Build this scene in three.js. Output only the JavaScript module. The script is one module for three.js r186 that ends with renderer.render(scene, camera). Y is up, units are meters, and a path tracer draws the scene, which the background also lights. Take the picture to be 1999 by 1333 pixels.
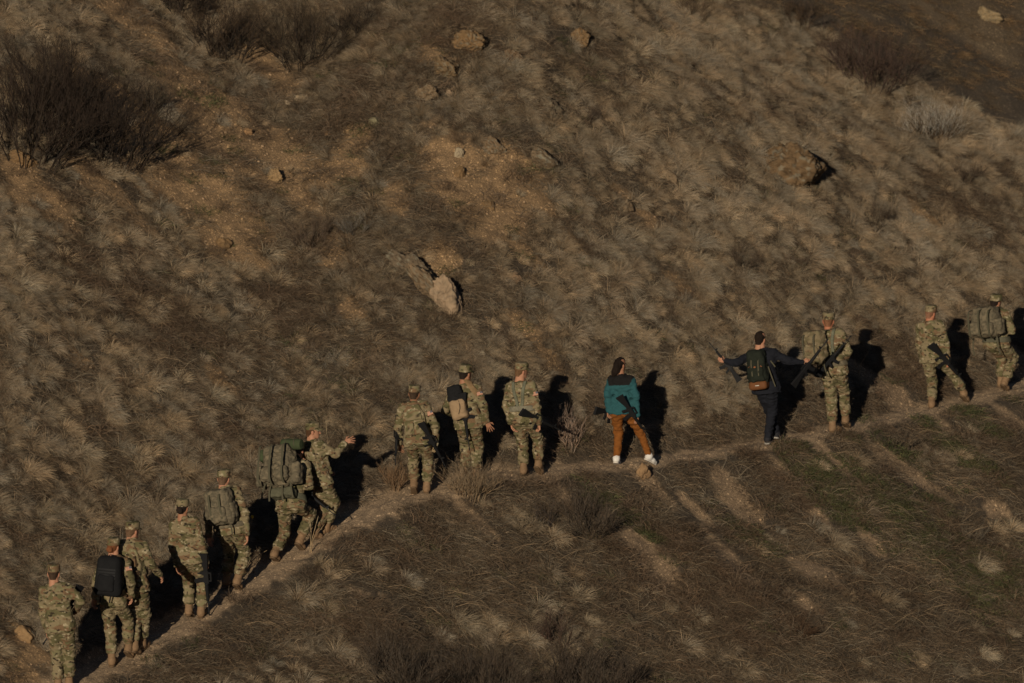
import * as THREE from 'three';
import { ImprovedNoise } from 'three/addons/math/ImprovedNoise.js';
import { mergeGeometries, mergeVertices } from 'three/addons/utils/BufferGeometryUtils.js';

// ---------------------------------------------------------------- camera, sky, sun, exposure
const PW = 1999, PH = 1333, PITCH = 13 * Math.PI / 180, DIST = 100;
const FOV = 2 * Math.atan(PH / 2 / 130 / DIST) * 180 / Math.PI;
const scene = new THREE.Scene();
const camera = new THREE.PerspectiveCamera(FOV, PW / PH, 1, 1500);
camera.position.set(0, DIST * Math.sin(PITCH), DIST * Math.cos(PITCH));
camera.rotation.set(-PITCH, 0, 0);
camera.focus = 97;
camera.userData.fStop = 1.8;
const renderer = new THREE.WebGLRenderer();
renderer.toneMapping = THREE.LinearToneMapping;
renderer.toneMappingExposure = 0.75;
renderer.shadowMap.enabled = true;

{ // clear late-afternoon sky
  const W = 256, H = 128, d = new Float32Array(W * H * 4);
  for (let j = 0; j < H; j++) {
    const e = Math.max(0, Math.sin(((j + 0.5) / H - 0.5) * Math.PI));
    const t = Math.pow(1 - e, 3);
    for (let i = 0; i < W; i++) {
      const k = (j * W + i) * 4;
      d[k] = 0.030 + 0.075 * t; d[k + 1] = 0.048 + 0.075 * t; d[k + 2] = 0.085 + 0.07 * t; d[k + 3] = 1;
    }
  }
  const sky = new THREE.DataTexture(d, W, H, THREE.RGBAFormat, THREE.FloatType);
  sky.mapping = THREE.EquirectangularReflectionMapping; sky.magFilter = THREE.LinearFilter; sky.minFilter = THREE.LinearFilter;
  sky.needsUpdate = true;
  scene.background = sky; scene.environment = sky;
}
const SUN_AZ = 14.5 * Math.PI / 180, SUN_EL = 17.5 * Math.PI / 180;   // azimuth: to the left of straight behind the camera
const sunDir = new THREE.Vector3(-Math.sin(SUN_AZ) * Math.cos(SUN_EL), Math.sin(SUN_EL), Math.cos(SUN_AZ) * Math.cos(SUN_EL));
{
  const sun = new THREE.DirectionalLight(new THREE.Color().setRGB(1, 0.865, 0.665), 4.8);
  sun.position.copy(sunDir).multiplyScalar(120); sun.castShadow = true;
  const c = sun.shadow.camera; c.left = c.bottom = -20; c.right = c.top = 20; c.far = 300;
  sun.shadow.mapSize.set(4096, 4096);
  scene.add(sun, sun.target);
}

// ---------------------------------------------------------------- helpers
const V = (x, y, z) => new THREE.Vector3(x, y, z);
const clamp = (x, a, b) => x < a ? a : x > b ? b : x;
const lerp = (a, b, t) => a + (b - a) * t;
const sstep = (a, b, x) => { const t = clamp((x - a) / (b - a), 0, 1); return t * t * (3 - 2 * t); };
function rng(seed) { let a = seed >>> 0; return () => { a = (a + 0x6D2B79F5) | 0; let t = Math.imul(a ^ (a >>> 15), 1 | a); t = (t + Math.imul(t ^ (t >>> 7), 61 | t)) ^ t; return ((t ^ (t >>> 14)) >>> 0) / 4294967296; }; }
const PN = new ImprovedNoise(), noise = (x, y, z) => PN.noise(x, y, z);
const fbm = (x, y, z, o = 3) => { let s = 0, a = 1, f = 1; for (let i = 0; i < o; i++) { s += a * noise(x * f, y * f + i * 7.3, z * f); a *= 0.5; f *= 2.03; } return s; };
const RGB = (r, g, b) => new THREE.Color().setRGB(r, g, b);
const mat = (c, rough = 0.9, extra = {}) => new THREE.MeshPhysicalMaterial({ color: RGB(...c), roughness: rough, specularIntensity: 0.25, side: THREE.DoubleSide, ...extra });
const vmat = (rough = 0.95, extra = {}) => new THREE.MeshPhysicalMaterial({ vertexColors: true, roughness: rough, specularIntensity: 0.25, side: THREE.DoubleSide, ...extra });
const used = {};
function numbered(n) { used[n] = (used[n] || 0) + 1; return used[n] === 1 ? n : `${n}_${String(used[n] - 1).padStart(3, '0')}`; }
function top(o, name, label, category, group, kind) {
  o.name = numbered(name); if (label) o.userData.label = label; if (category) o.userData.category = category;
  if (group) o.userData.group = group; if (kind) o.userData.kind = kind; scene.add(o); return o;
}
function part(parent, name, geo, m, label) {
  const o = new THREE.Mesh(geo, m); o.name = name; o.castShadow = o.receiveShadow = true; if (label) o.userData.label = label; parent.add(o); return o;
}
// pixel of the photograph -> ray, and point on the plane z = const
const SP = Math.sin(PITCH), CP = Math.cos(PITCH), CAM = camera.position.clone();
function ray(u, v) { const a = (u - PW / 2) / 130 / DIST, b = (PH / 2 - v) / 130 / DIST; return V(a, -SP + b * CP, -CP - b * SP); }
function atZ(u, v, z) { const r = ray(u, v), t = (z - CAM.z) / r.z; return CAM.clone().addScaledVector(r, t); }

// ---------------------------------------------------------------- terrain shape
const PATH = [[-700, 1790, 15.6], [-250, 1545, 12.2], [20, 1397, 9.9], [122, 1342, 8.9], [222, 1297, 7.9], [270, 1270, 7.4], [378, 1208, 6.3], [455, 1158, 5.4], [570, 1090, 4.2], [632, 1047, 3.5],
  [740, 990, 2.5], [815, 967, 1.9], [912, 943, 1.1], [1035, 928, 0.4], [1235, 907, -0.9], [1500, 866, -2.9], [1635, 840, -4.0], [1840, 796, -6.1], [1950, 768, -7.2], [2250, 700, -10.6], [2800, 590, -17]]
  .map(([u, v, z]) => atZ(u, v, z));
function curve(k) { // Catmull-Rom over x
  return x => {
    const P = PATH, n = P.length;
    if (x <= P[0].x) return P[0][k] + (P[1][k] - P[0][k]) / (P[1].x - P[0].x) * (x - P[0].x);
    if (x >= P[n - 1].x) return P[n - 1][k] + (P[n - 1][k] - P[n - 2][k]) / (P[n - 1].x - P[n - 2].x) * (x - P[n - 1].x);
    let i = 0; while (x > P[i + 1].x) i++;
    const a = P[Math.max(0, i - 1)], b = P[i], c = P[i + 1], d = P[Math.min(n - 1, i + 2)], h = c.x - b.x, t = (x - b.x) / h;
    const m0 = (c[k] - a[k]) / (c.x - a.x) * h, m1 = (d[k] - b[k]) / (d.x - b.x) * h, t2 = t * t, t3 = t2 * t;
    return (2 * t3 - 3 * t2 + 1) * b[k] + (t3 - 2 * t2 + t) * m0 + (-2 * t3 + 3 * t2) * c[k] + (t3 - t2) * m1;
  };
}
const zpRaw = curve('z'), ypRaw = curve('y');
// table for speed
const TX0 = -60, TXN = 4801, TXD = 0.025, zpT = new Float32Array(TXN), ypT = new Float32Array(TXN), csT = new Float32Array(TXN);
for (let i = 0; i < TXN; i++) { const x = TX0 + i * TXD; zpT[i] = zpRaw(x); ypT[i] = ypRaw(x); }
{ // smooth
  const sm = (A, w) => { const B = Float32Array.from(A); for (let i = w; i < TXN - w; i++) { let s = 0; for (let j = -w; j <= w; j++) s += B[i + j]; A[i] = s / (2 * w + 1); } };
  sm(zpT, 16); sm(ypT, 10);
  for (let i = 0; i < TXN; i++) { const a = Math.max(0, i - 1), b = Math.min(TXN - 1, i + 1), s = (zpT[b] - zpT[a]) / ((b - a) * TXD); csT[i] = 1 / Math.sqrt(1 + s * s); }
  sm(csT, 40);
}
const tab = (A, x) => { const f = clamp((x - TX0) / TXD, 0, TXN - 1.001), i = f | 0; return A[i] + (A[i + 1] - A[i]) * (f - i); };
const SLOPE = 0.66, DOWN = 0.5, HALF = 0.3;
function pathDist(x, z) { return (tab(zpT, x) - z) * tab(csT, x); }     // metres uphill (+) or downhill (-) of the trail's middle
const RIDGE = [[-40, 13], [-8, 12.2], [-3.5, 11.6], [-1.0, 10.2], [1.0, 7.4], [2.5, 6.0], [4.0, 4.8], [6.0, 3.55], [8.5, 2.6], [12, 1.9], [40, 1]];
function ridgeAt(x) { let i = 0; while (i < RIDGE.length - 2 && x > RIDGE[i + 1][0]) i++; const [a, b] = [RIDGE[i], RIDGE[i + 1]], t = clamp((x - a[0]) / (b[0] - a[0]), 0, 1); return lerp(a[1], b[1], t); }
function height(x, z) {
  const d = pathDist(x, z);
  let y = tab(ypT, x) + 0.16 * clamp(d, -HALF, HALF);
  const rough = sstep(0.25, 1.2, Math.abs(d));
  if (d > 0) {
    const e = Math.max(0, d - HALF), q = Math.max(0, d - ridgeAt(x));
    let g = SLOPE * e + 0.10 * (1 - Math.exp(-e / 0.22)) ;
    g -= 0.17 * q * q / (1 + 0.08 * q);
    y += Math.max(g, -14 + SLOPE * 0 );
  } else {
    const e = Math.max(0, -d - HALF);
    y -= Math.min(DOWN * e - 0.06 * Math.exp(-((e - 0.1) ** 2) / 0.02), 16 + 0.02 * e);
  }
  const far = 4.0 - 0.5 * (x - 3) + 0.42 * (-20 - z);      // the next hillside beyond the ridge
  if (z < -14 && far > y - 1) { const k = 0.6, h = clamp(0.5 + 0.5 * (far - y) / k, 0, 1); y = lerp(y, far, h) + k * h * (1 - h); }
  y = Math.min(y, 24 + 0.05 * Math.abs(z));
  y += rough * (0.16 * noise(x * 0.45, 3.1, z * 0.45) + 0.07 * noise(x * 1.3, 9.7, z * 1.3)) + (0.35 + 0.65 * rough) * (0.028 * noise(x * 3.7, 1.2, z * 3.7) + 0.012 * noise(x * 9.1, 4.2, z * 9.1));
  return y;
}
function normalAt(x, z) { const e = 0.06; return V(height(x - e, z) - height(x + e, z), 2 * e, height(x, z - e) - height(x, z + e)).normalize(); }
function hit(u, v) {  // where the ray of a pixel meets the ground
  const r = ray(u, v); let t0 = 60, t = 60;
  for (; t < 220; t += 0.15) { const y = CAM.y + r.y * t; if (y < height(CAM.x + r.x * t, CAM.z + r.z * t)) break; t0 = t; }
  let a = t0, b = t; for (let i = 0; i < 18; i++) { const m = (a + b) / 2; if (CAM.y + r.y * m < height(CAM.x + r.x * m, CAM.z + r.z * m)) b = m; else a = m; }
  const p = CAM.clone().addScaledVector(r, b); p.y = height(p.x, p.z); return p;
}
function toPixel(p) { const q = p.clone().sub(CAM), w = -(q.y * -SP * -1 + 0) ; const f = -q.y * SP - q.z * CP, up = q.y * CP - q.z * SP; return [PW / 2 + q.x / f * 130 * DIST, PH / 2 - up / f * 130 * DIST]; }
// ---------------------------------------------------------------- ground sheet
// patches of bare soil / green growth / red-brown litter, placed on the ground in metres: [centre, half length, half width, heading of the length in xz]
function downhill(x, z) { const n = normalAt(x, z); return V(n.x, 0, n.z).normalize(); }
function slopeDir(x, z) { // broad downhill direction, small bumps left out
  const e = 0.9; return V(height(x - e, z) - height(x + e, z), 0, height(x, z - e) - height(x, z + e)).normalize();
}
function patch(u, v, len, wid, turn = 0) { const c = hit(u, v), d = slopeDir(c.x, c.z), a = Math.atan2(d.z, d.x) + turn; return { x: c.x, z: c.z, len, wid, c: Math.cos(a), s: Math.sin(a) }; }
function inPatch(p, x, z) { const dx = x - p.x, dz = z - p.z, a = (dx * p.c + dz * p.s) / p.len, b = (-dx * p.s + dz * p.c) / p.wid; return a * a + b * b; }
const SOIL = [ // upper left, ochre gravelly slope
  [330, 330, 2.4, 1.1], [450, 270, 1.9, 0.9], [560, 330, 1.3, 0.8], [380, 400, 1.5, 0.6], [400, 190, 1.3, 0.7], [500, 120, 1.2, 0.5], [250, 30, 1.3, 0.5], [680, 310, 0.9, 0.4], [900, 360, 1.4, 0.7], [1010, 350, 0.9, 0.5],
  [960, 410, 0.8, 0.5], [60, 370, 0.9, 0.5], [210, 380, 1.0, 0.4], [440, 485, 0.5, 0.3], [1040, 660, 0.7, 0.22], [860, 500, 0.5, 0.3], [1240, 410, 0.5, 0.3], [650, 490, 0.5, 0.3], [850, 95, 0.4, 0.3], [1120, 480, 0.4, 0.2], [770, 380, 0.6, 0.3],
  [150, 700, 0.4, 0.2], [430, 745, 0.5, 0.2], [690, 610, 0.4, 0.25], [1030, 500, 0.5, 0.2], [1330, 560, 0.4, 0.2], [1800, 420, 0.4, 0.2], [40, 1255, 0.6, 0.35], [30, 1300, 0.5, 0.3]].map(a => patch(...a));
const LOAM = [ // slides and bare streaks on the lower side and by the trail
  [1265, 940, 1.1, 0.18], [1440, 975, 1.3, 0.3], [1240, 1060, 0.6, 0.3], [1420, 1090, 1.3, 0.26], [1590, 1110, 1.0, 0.34], [1300, 1130, 0.9, 0.28], [1560, 1175, 0.55, 0.2], [1630, 905, 0.8, 0.2], [1740, 905, 1.3, 0.3],
  [1810, 950, 0.9, 0.2], [1590, 1000, 0.7, 0.14], [1500, 900, 0.5, 0.2], [1840, 835, 0.6, 0.2], [1975, 820, 0.6, 0.18], [930, 1015, 0.8, 0.15], [1090, 955, 0.5, 0.15], [690, 1150, 0.5, 0.1], [760, 1180, 0.4, 0.08], [1720, 755, 0.9, 0.3], [1760, 780, 0.6, 0.25],
  [1950, 1000, 0.5, 0.2], [1700, 1060, 0.6, 0.15], [1360, 1000, 0.5, 0.15], [1985, 700, 0.6, 0.3]].map(([u, v, l, w], i) => patch(u, v, l * (0.5 + 0.07 * (i * 5 % 4)), w * 1.05, 0.3 * Math.sin(i * 2.7)));
const GREEN = [[1600, 925, 0.9, 0.5], [1700, 960, 1.0, 0.6], [1560, 890, 0.6, 0.3], [1780, 930, 0.9, 0.4], [1860, 870, 0.9, 0.3], [1850, 1090, 1.2, 0.7], [1950, 1120, 1.0, 0.6], [1480, 1060, 0.6, 0.2], [1650, 990, 0.8, 0.4], [1660, 850, 0.6, 0.15], [1900, 820, 0.7, 0.25], [1220, 1010, 0.8, 0.3]].map(a => patch(...a));
const RUST = [[300, 620, 1.2, 0.7], [200, 560, 0.9, 0.5], [380, 640, 0.8, 0.4], [1340, 1080, 1.2, 0.4], [1400, 1180, 1.4, 0.6], [1500, 1160, 0.8, 0.4], [1250, 1110, 1.0, 0.4], [900, 60, 0.9, 0.5], [700, 190, 0.8, 0.5], [1400, 860, 0.9, 0.3], [1500, 930, 0.8, 0.3], [1880, 400, 0.9, 0.5], [560, 600, 0.9, 0.6], [1750, 700, 0.8, 0.5], [760, 1250, 1.2, 0.6]].map(a => patch(...a));
const best = (L, x, z) => { let m = 9; for (const p of L) { const q = inPatch(p, x, z); if (q < m) m = q; } return m; };
function cover(x, z) { // 0..1 weights of what covers the ground
  const n = 0.55 * noise(x * 2.2, 7, z * 2.2) + 0.35 * noise(x * 6.5, 2, z * 6.5);
  const s = sstep(1.25, 0.55, best(SOIL, x, z) + n), l = sstep(1.12, 0.85, best(LOAM, x, z) + n * 1.5), g = sstep(1.3, 0.3, best(GREEN, x, z) + n), r = sstep(1.3, 0.3, best(RUST, x, z) + n);
  const d = Math.abs(pathDist(x, z)), p = sstep(0.46, 0.3, d + 0.16 * noise(x * 2.6, 5, z * 2.6) + 0.1 * noise(x * 8, 5, z * 8) + 0.14 * sstep(-1.5, 2, x));
  return { soil: s, loam: l, green: g, rust: r, path: p };
}
function bare(x, z) { let m = 0; for (const [a, b] of [[0, 0], [0.14, 0], [-0.14, 0], [0, 0.16], [0, -0.16]]) { const w = cover(x + a, z + b); m = Math.max(m, w.loam, w.path); } return m; }
const OCHRE = RGB(0.34, 0.215, 0.108), LOAMC = RGB(0.315, 0.215, 0.128), LITTER = RGB(0.095, 0.069, 0.044), TRAIL = RGB(0.41, 0.285, 0.172), FARC = RGB(0.19, 0.132, 0.074), DARKL = RGB(0.06, 0.042, 0.026);
{
  const axis = (lo, hi, step, ends) => { const a = []; for (let x = lo; x <= hi + 1e-6; x += step) a.push(x); let x = lo, s = step; const pre = []; while (x > ends[0]) { s *= 1.18; x -= s; pre.push(x); } pre.reverse(); s = step; x = hi; while (x < ends[1]) { s *= 1.18; x += s; a.push(x); } return [...pre, ...a]; };
  const X = axis(-9.6, 10.8, 0.055, [-420, 420]), Z = axis(-17.5, 12.5, 0.062, [-420, 420]);
  const nx = X.length, nz = Z.length, pos = new Float32Array(nx * nz * 3), col = new Float32Array(nx * nz * 3), uv = new Float32Array(nx * nz * 2), idx = new Uint32Array((nx - 1) * (nz - 1) * 6);
  const c = new THREE.Color();
  for (let j = 0; j < nz; j++) for (let i = 0; i < nx; i++) {
    const k = j * nx + i, x = X[i], z = Z[j]; let y = height(x, z);
    const near = x > -11 && x < 12.5 && z > -19 && z < 14;
    if (near) {
      const w = cover(x, z), m = noise(x * 1.1, 20, z * 1.1) + 0.6 * noise(x * 4, 21, z * 4);
      c.copy(LITTER).lerp(DARKL, clamp(0.4 - m * 0.6, 0, 1)).lerp(OCHRE, w.soil * 0.95).lerp(LOAMC, w.loam).lerp(TRAIL, w.path);
      const q = 1 + 0.22 * noise(x * 7, 31, z * 7) + 0.15 * noise(x * 17, 33, z * 17); c.multiplyScalar(q);
      if (w.soil > 0.3 || w.loam > 0.3) y += 0.02 * noise(x * 13, 3, z * 13);
      y -= 0.03 * w.loam - 0.03 * w.path * noise(x * 7, 3, z * 7);
    } else { const m = fbm(x * 0.5, 4, z * 0.5, 4); c.copy(FARC).lerp(DARKL, clamp(0.35 + m, 0, 0.9)); }
    pos.set([x, y, z], k * 3); col.set([c.r, c.g, c.b], k * 3); uv.set([x / 2.3, z / 2.3], k * 2);
  }
  let q = 0;
  for (let j = 0; j < nz - 1; j++) for (let i = 0; i < nx - 1; i++) { const a = j * nx + i, b = a + 1, d = a + nx, e = d + 1; idx.set([a, d, b, b, d, e], q); q += 6; }
  const g = new THREE.BufferGeometry();
  g.setAttribute('position', new THREE.BufferAttribute(pos, 3)); g.setAttribute('color', new THREE.BufferAttribute(col, 3)); g.setAttribute('uv', new THREE.BufferAttribute(uv, 2)); g.setIndex(new THREE.BufferAttribute(idx, 1)); g.computeVertexNormals();
  // grain of soil, grit and plant crumbs
  const N = 1024, R = rng(5), f = new Float32Array(N * N), pix = new Uint8Array(N * N * 4), hgt = new Uint8Array(N * N * 4);
  for (let j = 0; j < N; j++) for (let i = 0; i < N; i++) f[j * N + i] = 0.62 + 0.14 * (R() - 0.5);
  const spot = (x, y, r, v) => { for (let j = -Math.ceil(r); j <= r; j++) for (let i = -Math.ceil(r); i <= r; i++) if (i * i + j * j <= r * r) f[((y + j + N) % N) * N + (x + i + N) % N] = v * (0.94 + 0.12 * R()); };
  for (let n = 0; n < 9000; n++) spot(R() * N | 0, R() * N | 0, 1 + R() * 3.2, 0.42 + 0.5 * R());
  for (let n = 0; n < 900; n++) spot(R() * N | 0, R() * N | 0, 3 + R() * 5, 0.55 + 0.42 * R());
  for (let n = 0; n < 5000; n++) { let x = R() * N, y = R() * N; const a = R() * 6.28, L = 8 + R() * 26, v = R() < 0.6 ? 0.8 + 0.2 * R() : 0.3; for (let t = 0; t < L; t++) { f[(((y | 0) + N) % N) * N + ((x | 0) + N) % N] = v; x += Math.cos(a); y += Math.sin(a); } }
  for (let k = 0; k < N * N; k++) { const v = clamp(f[k], 0, 1) * 255; pix.set([v, v, v, 255], k * 4); hgt.set([v, v, v, 255], k * 4); }
  const tex = (d, s) => { const t = new THREE.DataTexture(d, N, N); t.wrapS = t.wrapT = THREE.RepeatWrapping; t.magFilter = THREE.LinearFilter; t.minFilter = THREE.LinearMipmapLinearFilter; t.generateMipmaps = true; if (s) t.colorSpace = THREE.SRGBColorSpace; t.needsUpdate = true; return t; };
  const m = new THREE.MeshStandardMaterial({ vertexColors: true, color: RGB(2.1, 2.1, 2.1), map: tex(pix, true), bumpMap: tex(hgt, false), bumpScale: 0.018, roughness: 1 });
  const o = new THREE.Mesh(g, m); o.receiveShadow = o.castShadow = true;
  top(o, 'hillside_ground', 'dry hillside ground of ochre soil and plant litter with a worn trail', null, null, 'structure');
}
// ---------------------------------------------------------------- grass and other growth
class Strips { // thin tapering blades collected into one geometry
  constructor() { this.p = []; this.c = []; this.i = []; }
  blade(pts, w, col, sideHint) {
    const n = pts.length, b = this.p.length / 3;
    for (let k = 0; k < n; k++) {
      const a = pts[Math.max(0, k - 1)], q = pts[Math.min(n - 1, k + 1)], t = q.clone().sub(a), s = t.cross(sideHint).normalize().multiplyScalar(w * 0.5 * (1 - 0.85 * (k / (n - 1)) ** 1.5));
      const P = pts[k]; this.p.push(P.x + s.x, P.y + s.y, P.z + s.z, P.x - s.x, P.y - s.y, P.z - s.z);
      this.c.push(col[0], col[1], col[2], col[0], col[1], col[2]);
      if (k) { const o = b + 2 * k; this.i.push(o - 2, o - 1, o, o, o - 1, o + 1); }
    }
  }
  twig(a, b, r0, r1, col) { // three-sided stick
    const t = b.clone().sub(a).normalize(), s = Math.abs(t.y) < 0.9 ? V(0, 1, 0) : V(1, 0, 0), u = t.clone().cross(s).normalize(), v = t.clone().cross(u), o = this.p.length / 3;
    for (const [P, r] of [[a, r0], [b, r1]]) for (let k = 0; k < 3; k++) { const c = Math.cos(k * 2.094), d = Math.sin(k * 2.094); this.p.push(P.x + r * (c * u.x + d * v.x), P.y + r * (c * u.y + d * v.y), P.z + r * (c * u.z + d * v.z)); this.c.push(...col); }
    for (let k = 0; k < 3; k++) { const n = (k + 1) % 3; this.i.push(o + k, o + n, o + 3 + k, o + 3 + k, o + n, o + 3 + n); }
  }
  geo() { const g = new THREE.BufferGeometry(); g.setAttribute('position', new THREE.Float32BufferAttribute(this.p, 3)); g.setAttribute('color', new THREE.Float32BufferAttribute(this.c, 3)); g.setIndex(this.i); g.computeVertexNormals(); return g; }
}
const tone = (R, base, spread, warm = 0.1) => { const k = 1 + spread * (R() * 2 - 1), w = 1 + warm * (R() * 2 - 1); return [base[0] * k * w, base[1] * k, base[2] * k / w]; };
// a tussock: fine blades rising from a tight base and arching over; local +x is downhill
function tussock(seed, n, len, base, w, o = {}) {
  const R = rng(seed), S = new Strips(), lean = o.lean ?? 0.5, spread = o.spread ?? 0.9;
  for (let k = 0; k < n; k++) {
    const a = R() * 6.283, rr = Math.sqrt(R()) * (o.base ?? 0.07), L = len * (0.55 + 0.6 * R()), out = spread * (0.15 + 0.85 * R());
    const d = V(Math.cos(a) * out + lean * (0.6 + 0.6 * R()), 0, Math.sin(a) * out + 0.12 * (R() - 0.5)), droop = (o.droop ?? 0.6) * (0.5 + R());
    const P = V(Math.cos(a) * rr, -0.03, Math.sin(a) * rr), pts = [P.clone()];
    let dir = V(d.x * 0.35, 1, d.z * 0.35).normalize(); const seg = 3;
    for (let s = 1; s <= seg; s++) { dir = dir.clone().add(d.clone().multiplyScalar(0.42)).add(V(0, -droop * 0.36 * s / 2, 0)).add(V(R() - 0.5, R() - 0.5, R() - 0.5).multiplyScalar(0.22)).normalize(); P.addScaledVector(dir, L / seg); if (P.y < 0.004) P.y = 0.004 + 0.01 * R(); pts.push(P.clone()); }
    S.blade(pts, w * (0.7 + 0.6 * R()), tone(R, base, 0.38), V(R() - 0.5, R() * 0.5 + 0.4, R() + 0.3));
  }
  return S.geo();
}
// flattened thatch: short stems lying close to the ground
function thatch(seed, n, len, base, w, rad, o = {}) {
  const R = rng(seed), S = new Strips();
  for (let k = 0; k < n; k++) {
    const a = R() * 6.283, rr = Math.sqrt(R()) * rad, P = V(Math.cos(a) * rr, 0.0, Math.sin(a) * rr), L = len * (0.4 + R()), h = (R() - 0.5) * (o.fan ?? 3.6), up = (o.up ?? 0.35) * (0.3 + 1.2 * R());
    let dir = V(Math.cos(h), up, Math.sin(h)).normalize(); const pts = [P.clone()];
    for (let s = 0; s < 3; s++) { P.addScaledVector(dir, L / 3); if (P.y < 0.006) P.y = 0.006; pts.push(P.clone()); dir = dir.clone().add(V((R() - 0.5) * 0.6, -up * 0.55 + (R() - 0.5) * 0.3, (R() - 0.5) * 0.6)).normalize(); }
    S.blade(pts, w * (0.7 + 0.6 * R()), tone(R, base, 0.45), V(R() - 0.5, R() + 0.2, R() - 0.5));
  }
  return S.geo();
}
const grassMat = vmat(0.85);
const Q = new THREE.Quaternion(), M4 = new THREE.Matrix4();
function frameAt(x, z, tilt, yaw) { // local y between the ground's normal and straight up, local x downhill
  const n = normalAt(x, z).lerp(V(0, 1, 0), tilt).normalize(), d = slopeDir(x, z).applyAxisAngle(V(0, 1, 0), yaw); d.addScaledVector(n, -d.dot(n)).normalize();
  return new THREE.Quaternion().setFromRotationMatrix(new THREE.Matrix4().makeBasis(d, n, d.clone().cross(n)));
}
function scatter(name, label, geos, spots, material = grassMat) { // spots: [x, z, scale, yaw, [tint], tilt]
  const G = geos.map(() => []); spots.forEach((s, k) => G[k % geos.length].push(s));
  geos.forEach((g, k) => {
    const im = new THREE.InstancedMesh(g, material, G[k].length);
    G[k].forEach(([x, z, s, yaw, t, tilt], n) => { M4.compose(V(x, height(x, z), z), frameAt(x, z, tilt ?? 0.5, yaw), V(s, s, s)); im.setMatrixAt(n, M4); im.setColorAt(n, RGB(...t)); });
    im.castShadow = im.receiveShadow = true; top(im, name, label, null, null, 'stuff');
  });
}
// region of the slope that the lens takes in, with a margin
function spots(seed, count, accept) {
  const R = rng(seed), out = []; let guard = count * 30;
  while (out.length < count && guard-- > 0) {
    const z = -17.0 + R() * 28.7, x = -9.4 + R() * 20;
    const p = toPixel(V(x, height(x, z), z)); if (p[0] < -130 || p[0] > PW + 130 || p[1] < -120 || p[1] > PH + 170) continue;
    const s = accept(x, z, R); if (s) out.push(s);
  }
  return out;
}
const STRAW = [0.29, 0.22, 0.142], GREYS = [0.24, 0.192, 0.136], BROWN = [0.14, 0.1, 0.064], RUSTC = [0.122, 0.084, 0.055], GREENC = [0.078, 0.080, 0.034], TWIGC = [0.105, 0.08, 0.06];
const patchy = (x, z) => noise(x * 0.55, 40, z * 0.55) + 0.5 * noise(x * 1.7, 41, z * 1.7);
const ROCKS = []; // filled by the rock list below: {x, z, r}
const PLACES = []; // other spots that grass keeps clear of
const clearOf = (x, z) => { for (const r of ROCKS) { const dx = x - r.x, dz = z - r.z; if (dx * dx + dz * dz < r.r * r.r) return false; } return true; };
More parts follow.
